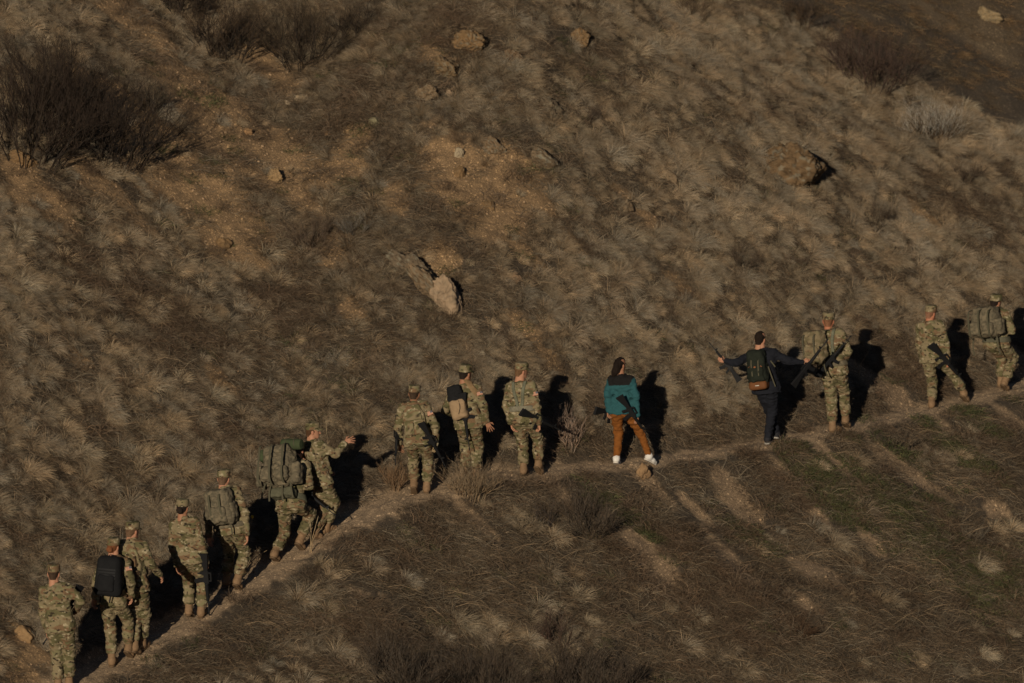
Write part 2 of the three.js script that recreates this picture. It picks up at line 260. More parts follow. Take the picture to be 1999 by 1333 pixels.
function growGrass() {
  const T = [1, 2, 3, 4, 5, 6, 7, 8].map(s => tussock(s, 190 + 12 * s, 0.2 + 0.012 * s, s % 3 ? (s % 3 === 1 ? STRAW : GREYS) : [0.25, 0.19, 0.125], 0.0044, { base: 0.09, lean: 0.28 + 0.06 * s, spread: 0.72 + 0.045 * s, droop: 0.75 }));
  scatter('bunch_grass', 'dry straw coloured bunch grass covering the slope', T, spots(11, 6600, (x, z, R) => {
    const d = pathDist(x, z), w = cover(x, z), p = patchy(x, z);
    let keep = d > 0.62 ? 0.85 + 0.5 * p : d < -0.5 ? 0.07 + 0.24 * p : 0;
    keep *= (1 - 0.96 * w.soil) * (1 - bare(x, z)) * (1 - 0.5 * w.rust) * (1 - 0.6 * w.green);
    if (x < -1 && d > 1 && d < 5.5 && x > -8) keep *= 0.75;
    if (R() > keep || !clearOf(x, z)) return null;
    const k = 0.75 + 0.5 * R() + 0.25 * p, y = 1 + 0.12 * (R() - 0.5); return [x, z, 0.5 + 0.8 * R() * R() + 0.12 * p, (R() - 0.5) * 1.2, [k * y, k, k / y], 0.35];
  }));
  const L = [21, 22, 23, 24, 25].map(s => thatch(s, 70, 0.19, s % 2 ? BROWN : [0.165, 0.126, 0.085], 0.0055, 0.22, { up: 0.4 }));
  scatter('dry_thatch', 'matted brown grass litter lying on the slope', L, spots(12, 12500, (x, z, R) => {
    const w = cover(x, z), p = patchy(x + 9, z); const keep = (0.9 + 0.4 * p) * (1 - 0.9 * w.soil) * (1 - Math.max(w.path, 0.95 * bare(x, z)));
    if (R() > keep || !clearOf(x, z)) return null; const k = 0.8 + 0.5 * R() + 0.25 * p; return [x, z, 0.7 + 0.7 * R(), (R() - 0.5) * 1.6, [k, k, k], 0.1];
  }));
  const W = [31, 32, 33].map(s => thatch(s, 90, 0.3, RUSTC, 0.005, 0.2, { up: 0.8, fan: 5 }));
  scatter('rust_brown_weeds', 'fine rust brown dead weeds in patches', W, spots(13, 1900, (x, z, R) => {
    const w = cover(x, z), p = patchy(x - 5, z + 3); if (R() > w.rust * 0.6 + 0.05 + 0.15 * Math.max(0, p) || w.path + w.loam > 0.5 || !clearOf(x, z)) return null; const k = 0.75 + 0.6 * R(); return [x, z, 0.6 + 0.6 * R(), R() * 6.28, [k, k, k], 0.4];
  }));
  const E = [41, 42].map(s => thatch(s, 80, 0.1, GREENC, 0.006, 0.16, { up: 1.2, fan: 6.28 }));
  scatter('green_grass', 'short new green grass on the lower bank', E, spots(14, 1900, (x, z, R) => {
    const w = cover(x, z); if (R() > w.green * 0.9 + 0.012 || w.path > 0.4 || w.loam > 0.7) return null; const k = 0.7 + 0.6 * R(); return [x, z, 0.6 + 0.8 * R(), R() * 6.28, [k, k, k], 0.3];
  }));
  const F = [51, 52, 53].map(s => thatch(s, 30, 0.4, [0.21, 0.165, 0.112], 0.004, 0.3, { up: 0.7, fan: 3 }));
  scatter('loose_stalks', 'scattered long pale grass stalks', F, spots(15, 1100, (x, z, R) => {
    const w = cover(x, z), d = pathDist(x, z); if (w.path > 0.2 || R() > (d < 0 ? 0.9 : 0.3) * (1 - 0.95 * bare(x, z)) * (1 - 0.8 * w.soil) || !clearOf(x, z)) return null; const k = 0.7 + 0.6 * R(); return [x, z, 0.6 + 0.7 * R(), (R() - 0.5) * 2, [k, k * 0.97, k * 0.94], 0.2];
  }));
  // the hillside beyond the ridge: looser, browner growth seen out of focus
  const far = [], RF = rng(77); while (far.length < 9500) { const x = -4 + RF() * 22, z = -44 + RF() * 27, p = fbm(x * 0.4, 3, z * 0.4, 2); if (pathDist(x, z) > ridgeAt(x) + 3.5 && RF() < 0.55 + p) far.push([x, z, 0.45 + 0.45 * RF(), (RF() - 0.5) * 2, tone(RF, [1.15, 1.0, 0.8], 0.4), 0.3]); }
  scatter('far_grass', 'blurred brown grass on the hillside beyond the ridge', [L[0], L[1], L[3]], far);
  // grit and pebbles
  const P = [61, 62, 63].map(s => rockGeo(s, 1, 0.3));
  scatter('gravel', 'loose pebbles strewn over bare soil', P, spots(16, 2600, (x, z, R) => {
    const w = cover(x, z); if (R() > 0.9 * w.soil + 0.1 * w.loam + 0.08 * w.path + 0.015) return null; const k = 0.7 + 0.9 * R(); return [x, z, 0.006 + 0.026 * R() ** 3, R() * 6.28, [k, k * 0.96, k * 0.9], 0];
  }), mat([0.24, 0.17, 0.11], 0.95));
}
// ---------------------------------------------------------------- rocks
function rockGeo(seed, detail, rough, flat = 0) {
  const g = mergeVertices(new THREE.IcosahedronGeometry(1, detail).deleteAttribute('uv').deleteAttribute('normal')), p = g.attributes.position, R = rng(seed), planes = [];
  for (let k = 0; k < (flat || 12); k++) { const a = R() * 6.28, b = Math.acos(2 * R() - 1); planes.push([V(Math.sin(b) * Math.cos(a), Math.cos(b), Math.sin(b) * Math.sin(a)), 0.5 + 0.35 * R()]); }
  const v = V(0, 0, 0), o = seed * 3.7;
  for (let i = 0; i < p.count; i++) {
    v.fromBufferAttribute(p, i); let s = 1; for (const [n, h] of planes) { const d = v.dot(n); if (d > h) s = Math.min(s, h / d); }
    s *= 1 + rough * (0.35 * noise(v.x * 1.6 + o, v.y * 1.6, v.z * 1.6) + 0.2 * noise(v.x * 4.5, v.y * 4.5 + o, v.z * 4.5) + 0.13 * noise(v.x * 11, v.y * 11 + o, v.z * 11) + 0.07 * noise(v.x * 25, v.y * 25 + o, v.z * 25));
    p.setXYZ(i, v.x * s, v.y * s, v.z * s);
  }
  g.computeVertexNormals(); return g;
}
function paintRock(g, base, lich, seed) {
  const p = g.attributes.position, c = new Float32Array(p.count * 3);
  for (let i = 0; i < p.count; i++) {
    const x = p.getX(i) * 3 + seed, y = p.getY(i) * 3, z = p.getZ(i) * 3; let k = 1 + 0.3 * fbm(x, y, z, 3); const l = sstep(0.1, 0.4, noise(x * 1.7, y * 1.7, z * 1.7 + 9) + 0.4 * noise(x * 6, y * 6, z * 6)) * lich, dk = sstep(0.15, 0.45, noise(x * 2.3, y * 2.3 + 30, z * 2.3)) * lich;
    k *= 1 - 0.5 * dk; c.set([lerp(base[0], 0.17, l) * k, lerp(base[1], 0.15, l) * k, lerp(base[2], 0.11, l) * k], i * 3);
  }
  g.setAttribute('color', new THREE.BufferAttribute(c, 3)); return g;
}
const rockMat = vmat(0.95);
function rock(u, v, w, h, dep, label, o = {}) { // size in metres: across, up, deep
  const c = hit(u, v), g = rockGeo(o.seed ?? Math.round(u * 7 + v), Math.max(w, h) > 0.3 ? 26 : 8, o.rough ?? 0.75, o.cuts);
  paintRock(g, o.col ?? [0.21, 0.155, 0.1], o.lichen ?? 0.5, u % 17);
  const m = new THREE.Mesh(g, rockMat); m.castShadow = m.receiveShadow = true;
  m.scale.set(w * 0.56, h * 0.56, dep * 0.56); m.rotation.set(o.rx ?? -0.3, o.ry ?? 0.5, o.rz ?? -0.45); m.position.copy(c); m.position.y += h * (o.sink ?? 0.0);
  const n = normalAt(c.x, c.z); m.position.addScaledVector(n, dep * (o.bury ?? 0.05));
  ROCKS.push({ x: c.x, z: c.z, r: Math.max(w, dep) * 0.42 });
  return top(m, o.name ?? 'rock', label, o.cat ?? 'rock', o.group ?? 'rocks bedded in the slope');
}
const TAN = [0.165, 0.115, 0.07], OCH = [0.17, 0.105, 0.052], GRY = [0.12, 0.09, 0.06];
rock(1542, 335, 1.0, 0.85, 1.0, 'large rounded lichen covered boulder alone on the right upper slope', { name: 'boulder', cat: 'boulder', col: [0.125, 0.08, 0.043], lichen: 0.7, seed: 4, rz: -0.2, cuts: 4, rough: 0.6, bury: 0.0 });
rock(872, 590, 0.62, 0.75, 0.6, 'pale tan blocky outcrop end with a black shadow, above the soldier with the sling bag', { name: 'boulder', cat: 'boulder', col: [0.26, 0.185, 0.12], lichen: 0.25, seed: 8, rough: 0.5, rz: 0.05, ry: 0.7 });
rock(836, 558, 0.95, 0.42, 0.6, 'long grassy stone slab running up left from the pale outcrop block', { name: 'flat_rock', cat: 'rock', col: TAN, lichen: 0.6, seed: 9, rz: -0.72 });
rock(800, 530, 0.75, 0.4, 0.55, 'upper lichen flecked slab at the top of the pale outcrop', { name: 'flat_rock', cat: 'rock', col: GRY, lichen: 0.9, seed: 10, rz: -0.6 });
rock(915, 92, 0.55, 0.40, 0.55, 'rust topped rock with wide black shadow, below the top middle edge', { col: OCH, lichen: 0.6, rz: -0.1, seed: 12 });
rock(868, 140, 0.55, 0.40, 0.6, 'dark bramble topped rock left below the rust topped one', { col: [0.15, 0.1, 0.055], lichen: 0.6, seed: 13 });
rock(836, 186, 0.38, 0.30, 0.4, 'small tan rock with black shadow above the grey brush patch', { col: TAN, seed: 14, rz: 0 });
rock(877, 184, 0.17, 0.09, 0.14, 'little pale oblong stone right beside the small tan rock', { col: [0.32, 0.23, 0.15], lichen: 0.1, seed: 15, rz: -0.6 });
rock(1128, 78, 0.30, 0.32, 0.35, 'narrow upright stone with a black sliver of shadow near the top centre', { col: OCH, seed: 16 });
rock(1000, 118, 0.35, 0.25, 0.35, 'half buried brown stone right of the rust topped rock', { col: [0.13, 0.085, 0.05], seed: 17 });
rock(1072, 215, 0.40, 0.32, 0.4, 'round grassy stone edged by shadow above the pair of dark slabs', { col: GRY, seed: 18 });
rock(1058, 318, 0.52, 0.38, 0.4, 'right of two dark speckled slabs on the bare middle slope', { name: 'flat_rock', col: [0.14, 0.1, 0.062], lichen: 0.95, seed: 19, rz: -0.62, rough: 0.4 });
rock(968, 293, 0.42, 0.30, 0.35, 'left of two dark speckled slabs on the bare middle slope', { name: 'flat_rock', col: [0.16, 0.11, 0.066], lichen: 0.8, seed: 20, rz: -0.68 });
rock(895, 302, 0.19, 0.16, 0.2, 'small pale stone just left of the dark speckled slabs', { col: [0.3, 0.24, 0.16], lichen: 0.2, seed: 21 });
rock(897, 342, 0.22, 0.26, 0.2, 'heart shaped ochre stone under the small pale stone', { col: OCH, lichen: 0.2, seed: 22 });
rock(592, 196, 0.28, 0.25, 0.16, 'flat pale slab tilted on the ochre bare slope, upper left', { name: 'flat_rock', col: [0.32, 0.24, 0.15], lichen: 0.15, seed: 23, rz: -0.9 });
rock(563, 203, 0.15, 0.12, 0.12, 'small light stone touching the flat pale slab', { col: [0.32, 0.25, 0.17], lichen: 0.2, seed: 24 });
rock(526, 174, 0.13, 0.11, 0.12, 'small tan stone up left of the flat pale slab', { col: TAN, seed: 25 });
rock(457, 127, 0.09, 0.09, 0.09, 'tiny round pebble stone alone high on the ochre slope', { col: TAN, seed: 26 });
rock(732, 240, 0.26, 0.18, 0.22, 'grey green stone between the flat slab and the dark slabs', { col: [0.22, 0.19, 0.11], seed: 27 });
rock(48, 314, 0.46, 0.26, 0.3, 'smooth ochre stone under the big dark bush at the left edge', { col: OCH, lichen: 0.2, seed: 28, rz: -0.4 });
rock(535, 350, 0.34, 0.30, 0.35, 'ochre earth block with a black notch of shadow, left upper slope', { col: [0.25, 0.165, 0.085], lichen: 0.05, seed: 29, rz: 0 });
rock(484, 260, 0.16, 0.14, 0.14, 'orange stone set in the ochre bank', { col: [0.27, 0.16, 0.08], lichen: 0.1, seed: 30 });
rock(640, 264, 0.12, 0.09, 0.1, 'orange pebble right of the ochre bank', { col: [0.28, 0.17, 0.09], lichen: 0.1, seed: 31 });
rock(952, 402, 0.20, 0.20, 0.2, 'small ochre stone with black dot of shadow, middle slope', { col: OCH, seed: 32 });
rock(1222, 407, 0.24, 0.22, 0.24, 'tan stone with a black notch right of the middle slope', { col: TAN, seed: 33 });
rock(1200, 388, 0.09, 0.08, 0.08, 'tiny pale stone just above the notched tan stone', { col: [0.32, 0.25, 0.15], seed: 34 });
rock(438, 477, 0.22, 0.24, 0.25, 'squarish ochre stone with shadowed right face, left middle slope', { col: OCH, lichen: 0.1, seed: 35, rz: 0 });
rock(1010, 545, 0.24, 0.20, 0.2, 'round brown stone to the right of the pale outcrop', { col: [0.2, 0.13, 0.08], seed: 36 });
rock(1398, 453, 0.12, 0.11, 0.12, 'single small tan stone in dense grass, right of centre', { col: TAN, lichen: 0.1, seed: 37 });
rock(1308, 350, 0.24, 0.20, 0.2, 'half hidden tan stone left of the lichen boulder', { col: TAN, seed: 38 });
rock(1811, 281, 0.16, 0.08, 0.12, 'small bright stone sliver below the pale grey sage', { col: [0.34, 0.23, 0.11], lichen: 0, seed: 39 });
rock(1255, 926, 0.20, 0.30, 0.2, 'pointed ochre stone under the white sneaker on the trail edge', { col: [0.24, 0.15, 0.08], lichen: 0.05, seed: 40, rz: 0.1, sink: 0.1 });
rock(832, 1132, 0.09, 0.08, 0.08, 'pale pebble stone low on the bank under the trail', { col: [0.4, 0.33, 0.24], lichen: 0, seed: 41 });
rock(976, 1149, 0.06, 0.06, 0.06, 'white pebble stone low on the bank, right of the pale one', { col: [0.45, 0.4, 0.32], lichen: 0, seed: 42 });
rock(942, 690, 0.09, 0.08, 0.08, 'bright pebble above the capped soldier with the sling bag', { col: [0.4, 0.34, 0.24], lichen: 0, seed: 43 });
rock(1930, 32, 0.5, 0.32, 0.4, 'blurred tan rock on the far hillside, top right corner', { col: [0.22, 0.16, 0.09], seed: 44 });
rock(50, 1245, 0.30, 0.30, 0.25, 'rounded ochre stone left of the lowest soldier', { col: [0.24, 0.15, 0.075], lichen: 0.1, seed: 45 });

// ---------------------------------------------------------------- signed distances and meshing
function cap3(px, py, pz, a, b, r0, r1) { // tapered capsule
  const bx = b.x - a.x, by = b.y - a.y, bz = b.z - a.z, qx = px - a.x, qy = py - a.y, qz = pz - a.z, l = bx * bx + by * by + bz * bz;
  let t = l > 1e-9 ? (qx * bx + qy * by + qz * bz) / l : 0; t = t < 0 ? 0 : t > 1 ? 1 : t;
  const dx = qx - bx * t, dy = qy - by * t, dz = qz - bz * t; return Math.sqrt(dx * dx + dy * dy + dz * dz) - (r0 + (r1 - r0) * t);
}
const smin = (a, b, k) => { const h = Math.max(k - Math.abs(a - b), 0) / k; return Math.min(a, b) - h * h * k * 0.25; };
const ell = (x, y, z, a, b, c) => { const k0 = Math.hypot(x / a, y / b, z / c), k1 = Math.hypot(x / (a * a), y / (b * b), z / (c * c)); return k1 < 1e-9 ? -Math.min(a, b, c) : k0 * (k0 - 1) / k1; };
const rbox = (x, y, z, a, b, c, r) => { const qx = Math.abs(x) - a + r, qy = Math.abs(y) - b + r, qz = Math.abs(z) - c + r; return Math.hypot(Math.max(qx, 0), Math.max(qy, 0), Math.max(qz, 0)) + Math.min(Math.max(qx, qy, qz), 0) - r; };
const bones = (B, k) => (x, y, z) => { let d = 9; for (const b of B) d = smin(d, cap3(x, y, z, b[0], b[1], b[2], b[3]), b[4] ?? k); return d; };
function bbox(B, pad) { const lo = V(9, 9, 9), hi = V(-9, -9, -9); for (const b of B) for (const [P, r] of [[b[0], b[2]], [b[1], b[3]]]) { lo.min(P.clone().subScalar(r + pad)); hi.max(P.clone().addScalar(r + pad)); } return [lo, hi]; }
function mesh(f, [lo, hi], h, color) { // surface nets
  const nx = Math.ceil((hi.x - lo.x) / h) + 1, ny = Math.ceil((hi.y - lo.y) / h) + 1, nz = Math.ceil((hi.z - lo.z) / h) + 1, F = new Float32Array(nx * ny * nz), sy = nx, sz = nx * ny;
  for (let k = 0; k < nz; k++) for (let j = 0; j < ny; j++) { const o = k * sz + j * sy, y = lo.y + j * h, z = lo.z + k * h; for (let i = 0; i < nx;) { const d = f(lo.x + i * h, y, z); F[o + i] = d; let skip = d > 3 * h ? Math.min(nx - i - 1, Math.floor((d - 2 * h) / h)) : 0; i++; while (skip-- > 0 && i < nx) { F[o + i] = h * 2; i++; } } }
  const id = new Int32Array(nx * ny * nz).fill(-1), P = [], I = [], off = [0, 1, sy, sy + 1, sz, sz + 1, sz + sy, sz + sy + 1], E = [[0, 1], [2, 3], [4, 5], [6, 7], [0, 2], [1, 3], [4, 6], [5, 7], [0, 4], [1, 5], [2, 6], [3, 7]];
  for (let k = 0; k < nz - 1; k++) for (let j = 0; j < ny - 1; j++) for (let i = 0; i < nx - 1; i++) {
    const o = k * sz + j * sy + i; let m = 0; for (let c = 0; c < 8; c++) if (F[o + off[c]] < 0) m |= 1 << c;
    if (m === 0 || m === 255) continue; let x = 0, y = 0, z = 0, n = 0;
    for (const [a, b] of E) { if (((m >> a) & 1) === ((m >> b) & 1)) continue; const fa = F[o + off[a]], fb = F[o + off[b]], t = fa / (fa - fb); x += (a & 1) + ((b & 1) - (a & 1)) * t; y += ((a >> 1) & 1) + (((b >> 1) & 1) - ((a >> 1) & 1)) * t; z += (a >> 2) + ((b >> 2) - (a >> 2)) * t; n++; }
    id[o] = P.length / 3; P.push(lo.x + (i + x / n) * h, lo.y + (j + y / n) * h, lo.z + (k + z / n) * h);
  }
  const quad = (a, b, c, d, flip) => { if (a < 0 || b < 0 || c < 0 || d < 0) return; if (flip) I.push(a, c, b, b, c, d); else I.push(a, b, c, b, d, c); };
  for (let k = 1; k < nz - 1; k++) for (let j = 1; j < ny - 1; j++) for (let i = 1; i < nx - 1; i++) {
    const o = k * sz + j * sy + i, s = F[o] < 0;
    if (s !== F[o + 1] < 0) quad(id[o - sy - sz], id[o - sz], id[o - sy], id[o], !s);
    if (s !== F[o + sy] < 0) quad(id[o - 1 - sz], id[o - sz], id[o - 1], id[o], s);
    if (s !== F[o + sz] < 0) quad(id[o - 1 - sy], id[o - sy], id[o - 1], id[o], !s);
  }
  const g = new THREE.BufferGeometry(); g.setAttribute('position', new THREE.Float32BufferAttribute(P, 3)); g.setIndex(I); g.computeVertexNormals();
  if (color) paint(g, color); return g;
}
function paint(g, color) { const p = g.attributes.position, c = new Float32Array(p.count * 3); for (let i = 0; i < p.count; i++) c.set(color(p.getX(i), p.getY(i), p.getZ(i)), i * 3); g.setAttribute('color', new THREE.BufferAttribute(c, 3)); return g; }
// ---------------------------------------------------------------- cloth colours (dye patterns)
const camo = seed => (x, y, z) => {
  const o = seed * 5.3, n = (s, a, b) => noise(x * s + o + a, y * s * 1.7 + b, z * s + o);
  let c = [0.19, 0.15, 0.088];
  const g = n(7, 0, 0) + 0.35 * n(19, 3, 1), b = n(6, 11, 5) + 0.35 * n(17, 7, 2);
  if (b > 0.15) c = [0.145, 0.09, 0.05]; if (g > 0.15) c = [0.1, 0.088, 0.043]; if (g < -0.38) c = [0.165, 0.145, 0.078];
  const p = n(15, 21, 9) + 0.4 * n(34, 2, 8), k = n(17, 31, 4) + 0.4 * n(36, 5, 5);
  if (p > 0.46) c = [0.31, 0.26, 0.17]; if (k > 0.45) c = [0.03, 0.022, 0.015];
  return c;
};
const ucp = seed => (x, y, z) => { const q = 90, X = Math.floor(x * q) / q, Y = Math.floor(y * q) / q, Z = Math.floor(z * q) / q, n = noise(X * 16 + seed, Y * 20, Z * 16), m = noise(X * 30, Y * 34 + seed, Z * 30); return n > 0.2 ? [0.155, 0.126, 0.083] : m > 0.2 ? [0.085, 0.074, 0.051] : [0.118, 0.098, 0.066]; };
const plain = (c, k = 0.12) => (x, y, z) => { const q = 1 + k * (noise(x * 40, y * 40, z * 40) + noise(x * 9, y * 9, z * 9)); return [c[0] * q, c[1] * q, c[2] * q]; };
const cloth = vmat(0.95), leather = vmat(0.7), skinMat = vmat(0.55), hairMat = vmat(0.85), gunMat = mat([0.011, 0.011, 0.012], 0.65), strapMat = mat([0.075, 0.068, 0.045], 0.9), blackMat = mat([0.012, 0.012, 0.013], 0.8), buckle = mat([0.35, 0.34, 0.3], 0.4, { metalness: 0.6 });
// ---------------------------------------------------------------- head, hair, cap, hands: made once
const headF = (x, y, z) => {
  let d = ell(x, y - 0.03, z - 0.012, 0.075, 0.092, 0.096);
  d = smin(d, ell(x, y + 0.035, z + 0.024, 0.058, 0.08, 0.07), 0.03);
  d = smin(d, cap3(Math.abs(x), y, z, V(0.02, -0.085, -0.062), V(0.052, -0.055, 0.0), 0.026, 0.022), 0.02);
  d = smin(d, cap3(x, y, z, V(0, 0.004, -0.09), V(0, -0.036, -0.108), 0.008, 0.013), 0.012);
  d = smin(d, cap3(Math.abs(x), y, z, V(0, -0.066, -0.090), V(0.02, -0.066, -0.083), 0.008, 0.005), 0.008);
  d = smin(d, ell(Math.abs(x) - 0.079, y + 0.012, z - 0.012, 0.011, 0.033, 0.021), 0.008);
  d = smin(d, cap3(Math.abs(x), y, z, V(0.014, 0.022, -0.09), V(0.045, 0.024, -0.076), 0.008, 0.006), 0.01);
  d = -smin(-d, ell(Math.abs(x) - 0.031, y - 0.005, z + 0.096, 0.017, 0.011, 0.014) , 0.008);
  return smin(d, cap3(x, y, z, V(0, -0.06, 0.022), V(0, -0.22, 0.035), 0.055, 0.062), 0.03);
};
const skin = tone0 => (x, y, z) => {
  let c = tone0; const red = sstep(0.03, 0.01, Math.hypot(Math.abs(x) - 0.08, y + 0.012, z - 0.012)) * 0.5;
  if (z < -0.06) { if (Math.hypot(x / 0.022, (y + 0.066) / 0.009) < 1) c = [tone0[0] * 0.8, tone0[1] * 0.55, tone0[2] * 0.55]; else if (Math.hypot((Math.abs(x) - 0.031) / 0.014, (y - 0.004) / 0.006) < 1) c = Math.abs(Math.abs(x) - 0.031) < 0.006 ? [0.03, 0.02, 0.015] : [0.55, 0.5, 0.46]; else if (Math.abs(y - 0.026) < 0.006 && Math.abs(Math.abs(x) - 0.033) < 0.02) c = [0.06, 0.04, 0.03]; }
  return [c[0], c[1] * (1 - 0.25 * red), c[2] * (1 - 0.25 * red)];
};
const HEAD = mesh(headF, [V(-0.11, -0.23, -0.14), V(0.11, 0.14, 0.13)], 0.0055);
const hairline = (y, z) => y - (-0.082 + clamp((-z + 0.035) / 0.1, 0, 1.2) * 0.135);
const hairShort = (x, y, z) => Math.max(smin(ell(x, y - 0.03, z - 0.013, 0.081, 0.098, 0.103), cap3(x, y, z, V(0, -0.045, 0.05), V(0, -0.07, 0.055), 0.05, 0.045), 0.03) + 0.002 * noise(x * 90, y * 90, z * 90), -hairline(y, z), Math.abs(x) > 0.05 ? -(z + 0.03 - Math.max(0, y) * 0.9) : -1);
const hairBox = [V(-0.12, -0.36, -0.14), V(0.12, 0.16, 0.2)];
const HAIR = {
  short: mesh(hairShort, hairBox, 0.006),
  bun: mesh((x, y, z) => Math.min(smin(hairShort(x, y, z), ell(x, y + 0.03, z - 0.112, 0.05, 0.048, 0.036), 0.02), 9) + 0.004 * noise(x * 60, y * 60, z * 60), hairBox, 0.006),
  long: mesh((x, y, z) => smin(smin(hairShort(x, y, z), cap3(x, y, z, V(0, 0.0, 0.085), V(-0.02, -0.10, 0.085), 0.056, 0.058), 0.04), cap3(x, y, z, V(-0.02, -0.10, 0.085), V(-0.045, -0.165, 0.1), 0.058, 0.035), 0.04) + 0.008 * noise(x * 45, y * 14, z * 45), hairBox, 0.006),
};
const CAP = (() => {
  const prof = [[0.001, 0.128], [0.3, 0.131], [0.6, 0.134], [0.85, 0.134], [0.96, 0.128], [1.0, 0.116], [1.0, 0.1], [1.005, 0.085], [1.01, 0.07], [1.02, 0.055], [1.03, 0.04], [0.99, 0.036]].map(([r, y]) => new THREE.Vector2(r, y));
  const g = new THREE.LatheGeometry(prof, 56).deleteAttribute('uv'), p = g.attributes.position;
  for (let i = 0; i < p.count; i++) { const x = p.getX(i), y = p.getY(i), z = p.getZ(i); const k = 1 + 0.025 * noise(x * 3, y * 30, z * 3); p.setXYZ(i, x * 0.089 * k, y + 0.006 * noise(x * 2, 5, z * 2) - (z < 0 ? 0 : 0.012 * z), z * 0.107 * k + 0.008); }
  g.computeVertexNormals(); return g;
})();
const VISOR = (() => {
  const P = [], I = [], n = 20; for (let s = 0; s < 2; s++) for (let i = 0; i <= n; i++) { const a = (i / n - 0.5) * 2.3; for (const r of [0, 1]) { const ax = 0.090 + r * 0.004, az = 0.100 + r * 0.068 * Math.cos(a * 0.75); P.push(Math.sin(a) * ax, 0.052 - r * 0.026 * Math.cos(a * 0.5) + s * 0.004 - Math.abs(Math.sin(a)) * 0.012, -Math.cos(a) * az + 0.008); } }
  const m = 2 * (n + 1); for (let i = 0; i < n; i++) { const a = 2 * i; I.push(a, a + 2, a + 1, a + 1, a + 2, a + 3, m + a, m + a + 1, m + a + 2, m + a + 1, m + a + 3, m + a + 2, a + 1, a + 3, m + a + 1, m + a + 1, a + 3, m + a + 3); }
  const g = new THREE.BufferGeometry(); g.setAttribute('position', new THREE.Float32BufferAttribute(P, 3)); g.setIndex(I); g.computeVertexNormals(); return g;
})();
// right hand: wrist at the origin, fingers along -y, palm facing +x, thumb towards -z
function handF(curl, fan) {
  const B = [[V(0, 0.02, 0), V(0, -0.03, 0), 0.026, 0.026], [V(0, -0.02, -0.018), V(0, -0.085, -0.028), 0.021, 0.016], [V(0, -0.02, 0.018), V(0, -0.08, 0.03), 0.02, 0.014], [V(0, -0.03, 0), V(0, -0.088, 0), 0.02, 0.017]], L = [[-0.03, 0.085, 1.0], [-0.010, 0.092, 1.08], [0.011, 0.089, 1.0], [0.031, 0.08, 0.78]];
  L.forEach(([z, y, s], i) => { let p = V(0, -y, z), a = 0.15 + curl * 0.5; const f = (i - 1.4) * fan; for (const l of [0.042, 0.027, 0.022]) { const q = p.clone().add(V(Math.sin(a) * l * s, -Math.cos(a) * l * s, Math.cos(a) * Math.sin(f) * l * s)); B.push([p, q, 0.0098, 0.0086, 0.006]); p = q; a += curl * 0.95 + 0.05; } });
  const t1 = V(0.01, -0.03, -0.028), t2 = V(0.026, -0.062, -0.052 - fan * 0.08), t3 = V(0.034 + curl * 0.012, -0.092, -0.05 - fan * 0.14 + curl * 0.02); B.push([t1, t2, 0.0155, 0.0115], [t2, t3, 0.0108, 0.009]);
  return mesh(bones(B, 0.012), bbox(B, 0.012), 0.0045);
}
const HANDS = { relaxed: handF(0.45, 0.03), grip: handF(1.25, 0.0), open: handF(0.12, 0.24) };
// ---------------------------------------------------------------- a person, posed from where the joints stand
const FLAG = (() => { const c = document.createElement('canvas'); c.width = 128; c.height = 80; const g = c.getContext('2d'); for (let i = 0; i < 13; i++) { g.fillStyle = i % 2 ? '#b9a68c' : '#a04a38'; g.fillRect(0, i * 80 / 13, 128, 7); } g.fillStyle = '#3a3f52'; g.fillRect(76, 0, 52, 43); g.fillStyle = '#b9a68c'; for (let j = 0; j < 5; j++) for (let i = 0; i < 6; i++) g.fillRect(80 + i * 8, 4 + j * 8, 3, 3); const t = new THREE.CanvasTexture(c); t.colorSpace = THREE.SRGBColorSpace; return new THREE.MeshStandardMaterial({ map: t, roughness: 0.9 }); })();
function ik(a, t, l1, l2, pole) {
  const d = t.clone().sub(a), L = d.length(), n = d.clone().normalize(); let A = l1, B = l2; if (L > (A + B) * 0.985) { const k = L / ((A + B) * 0.985); A *= k; B *= k; }
  const x = (L * L + A * A - B * B) / (2 * L), h = Math.sqrt(Math.max(0, A * A - x * x)), p = pole.clone().addScaledVector(n, -pole.dot(n)).normalize(); return a.clone().addScaledVector(n, x).addScaledVector(p, h);
}
const DEG = Math.PI / 180;
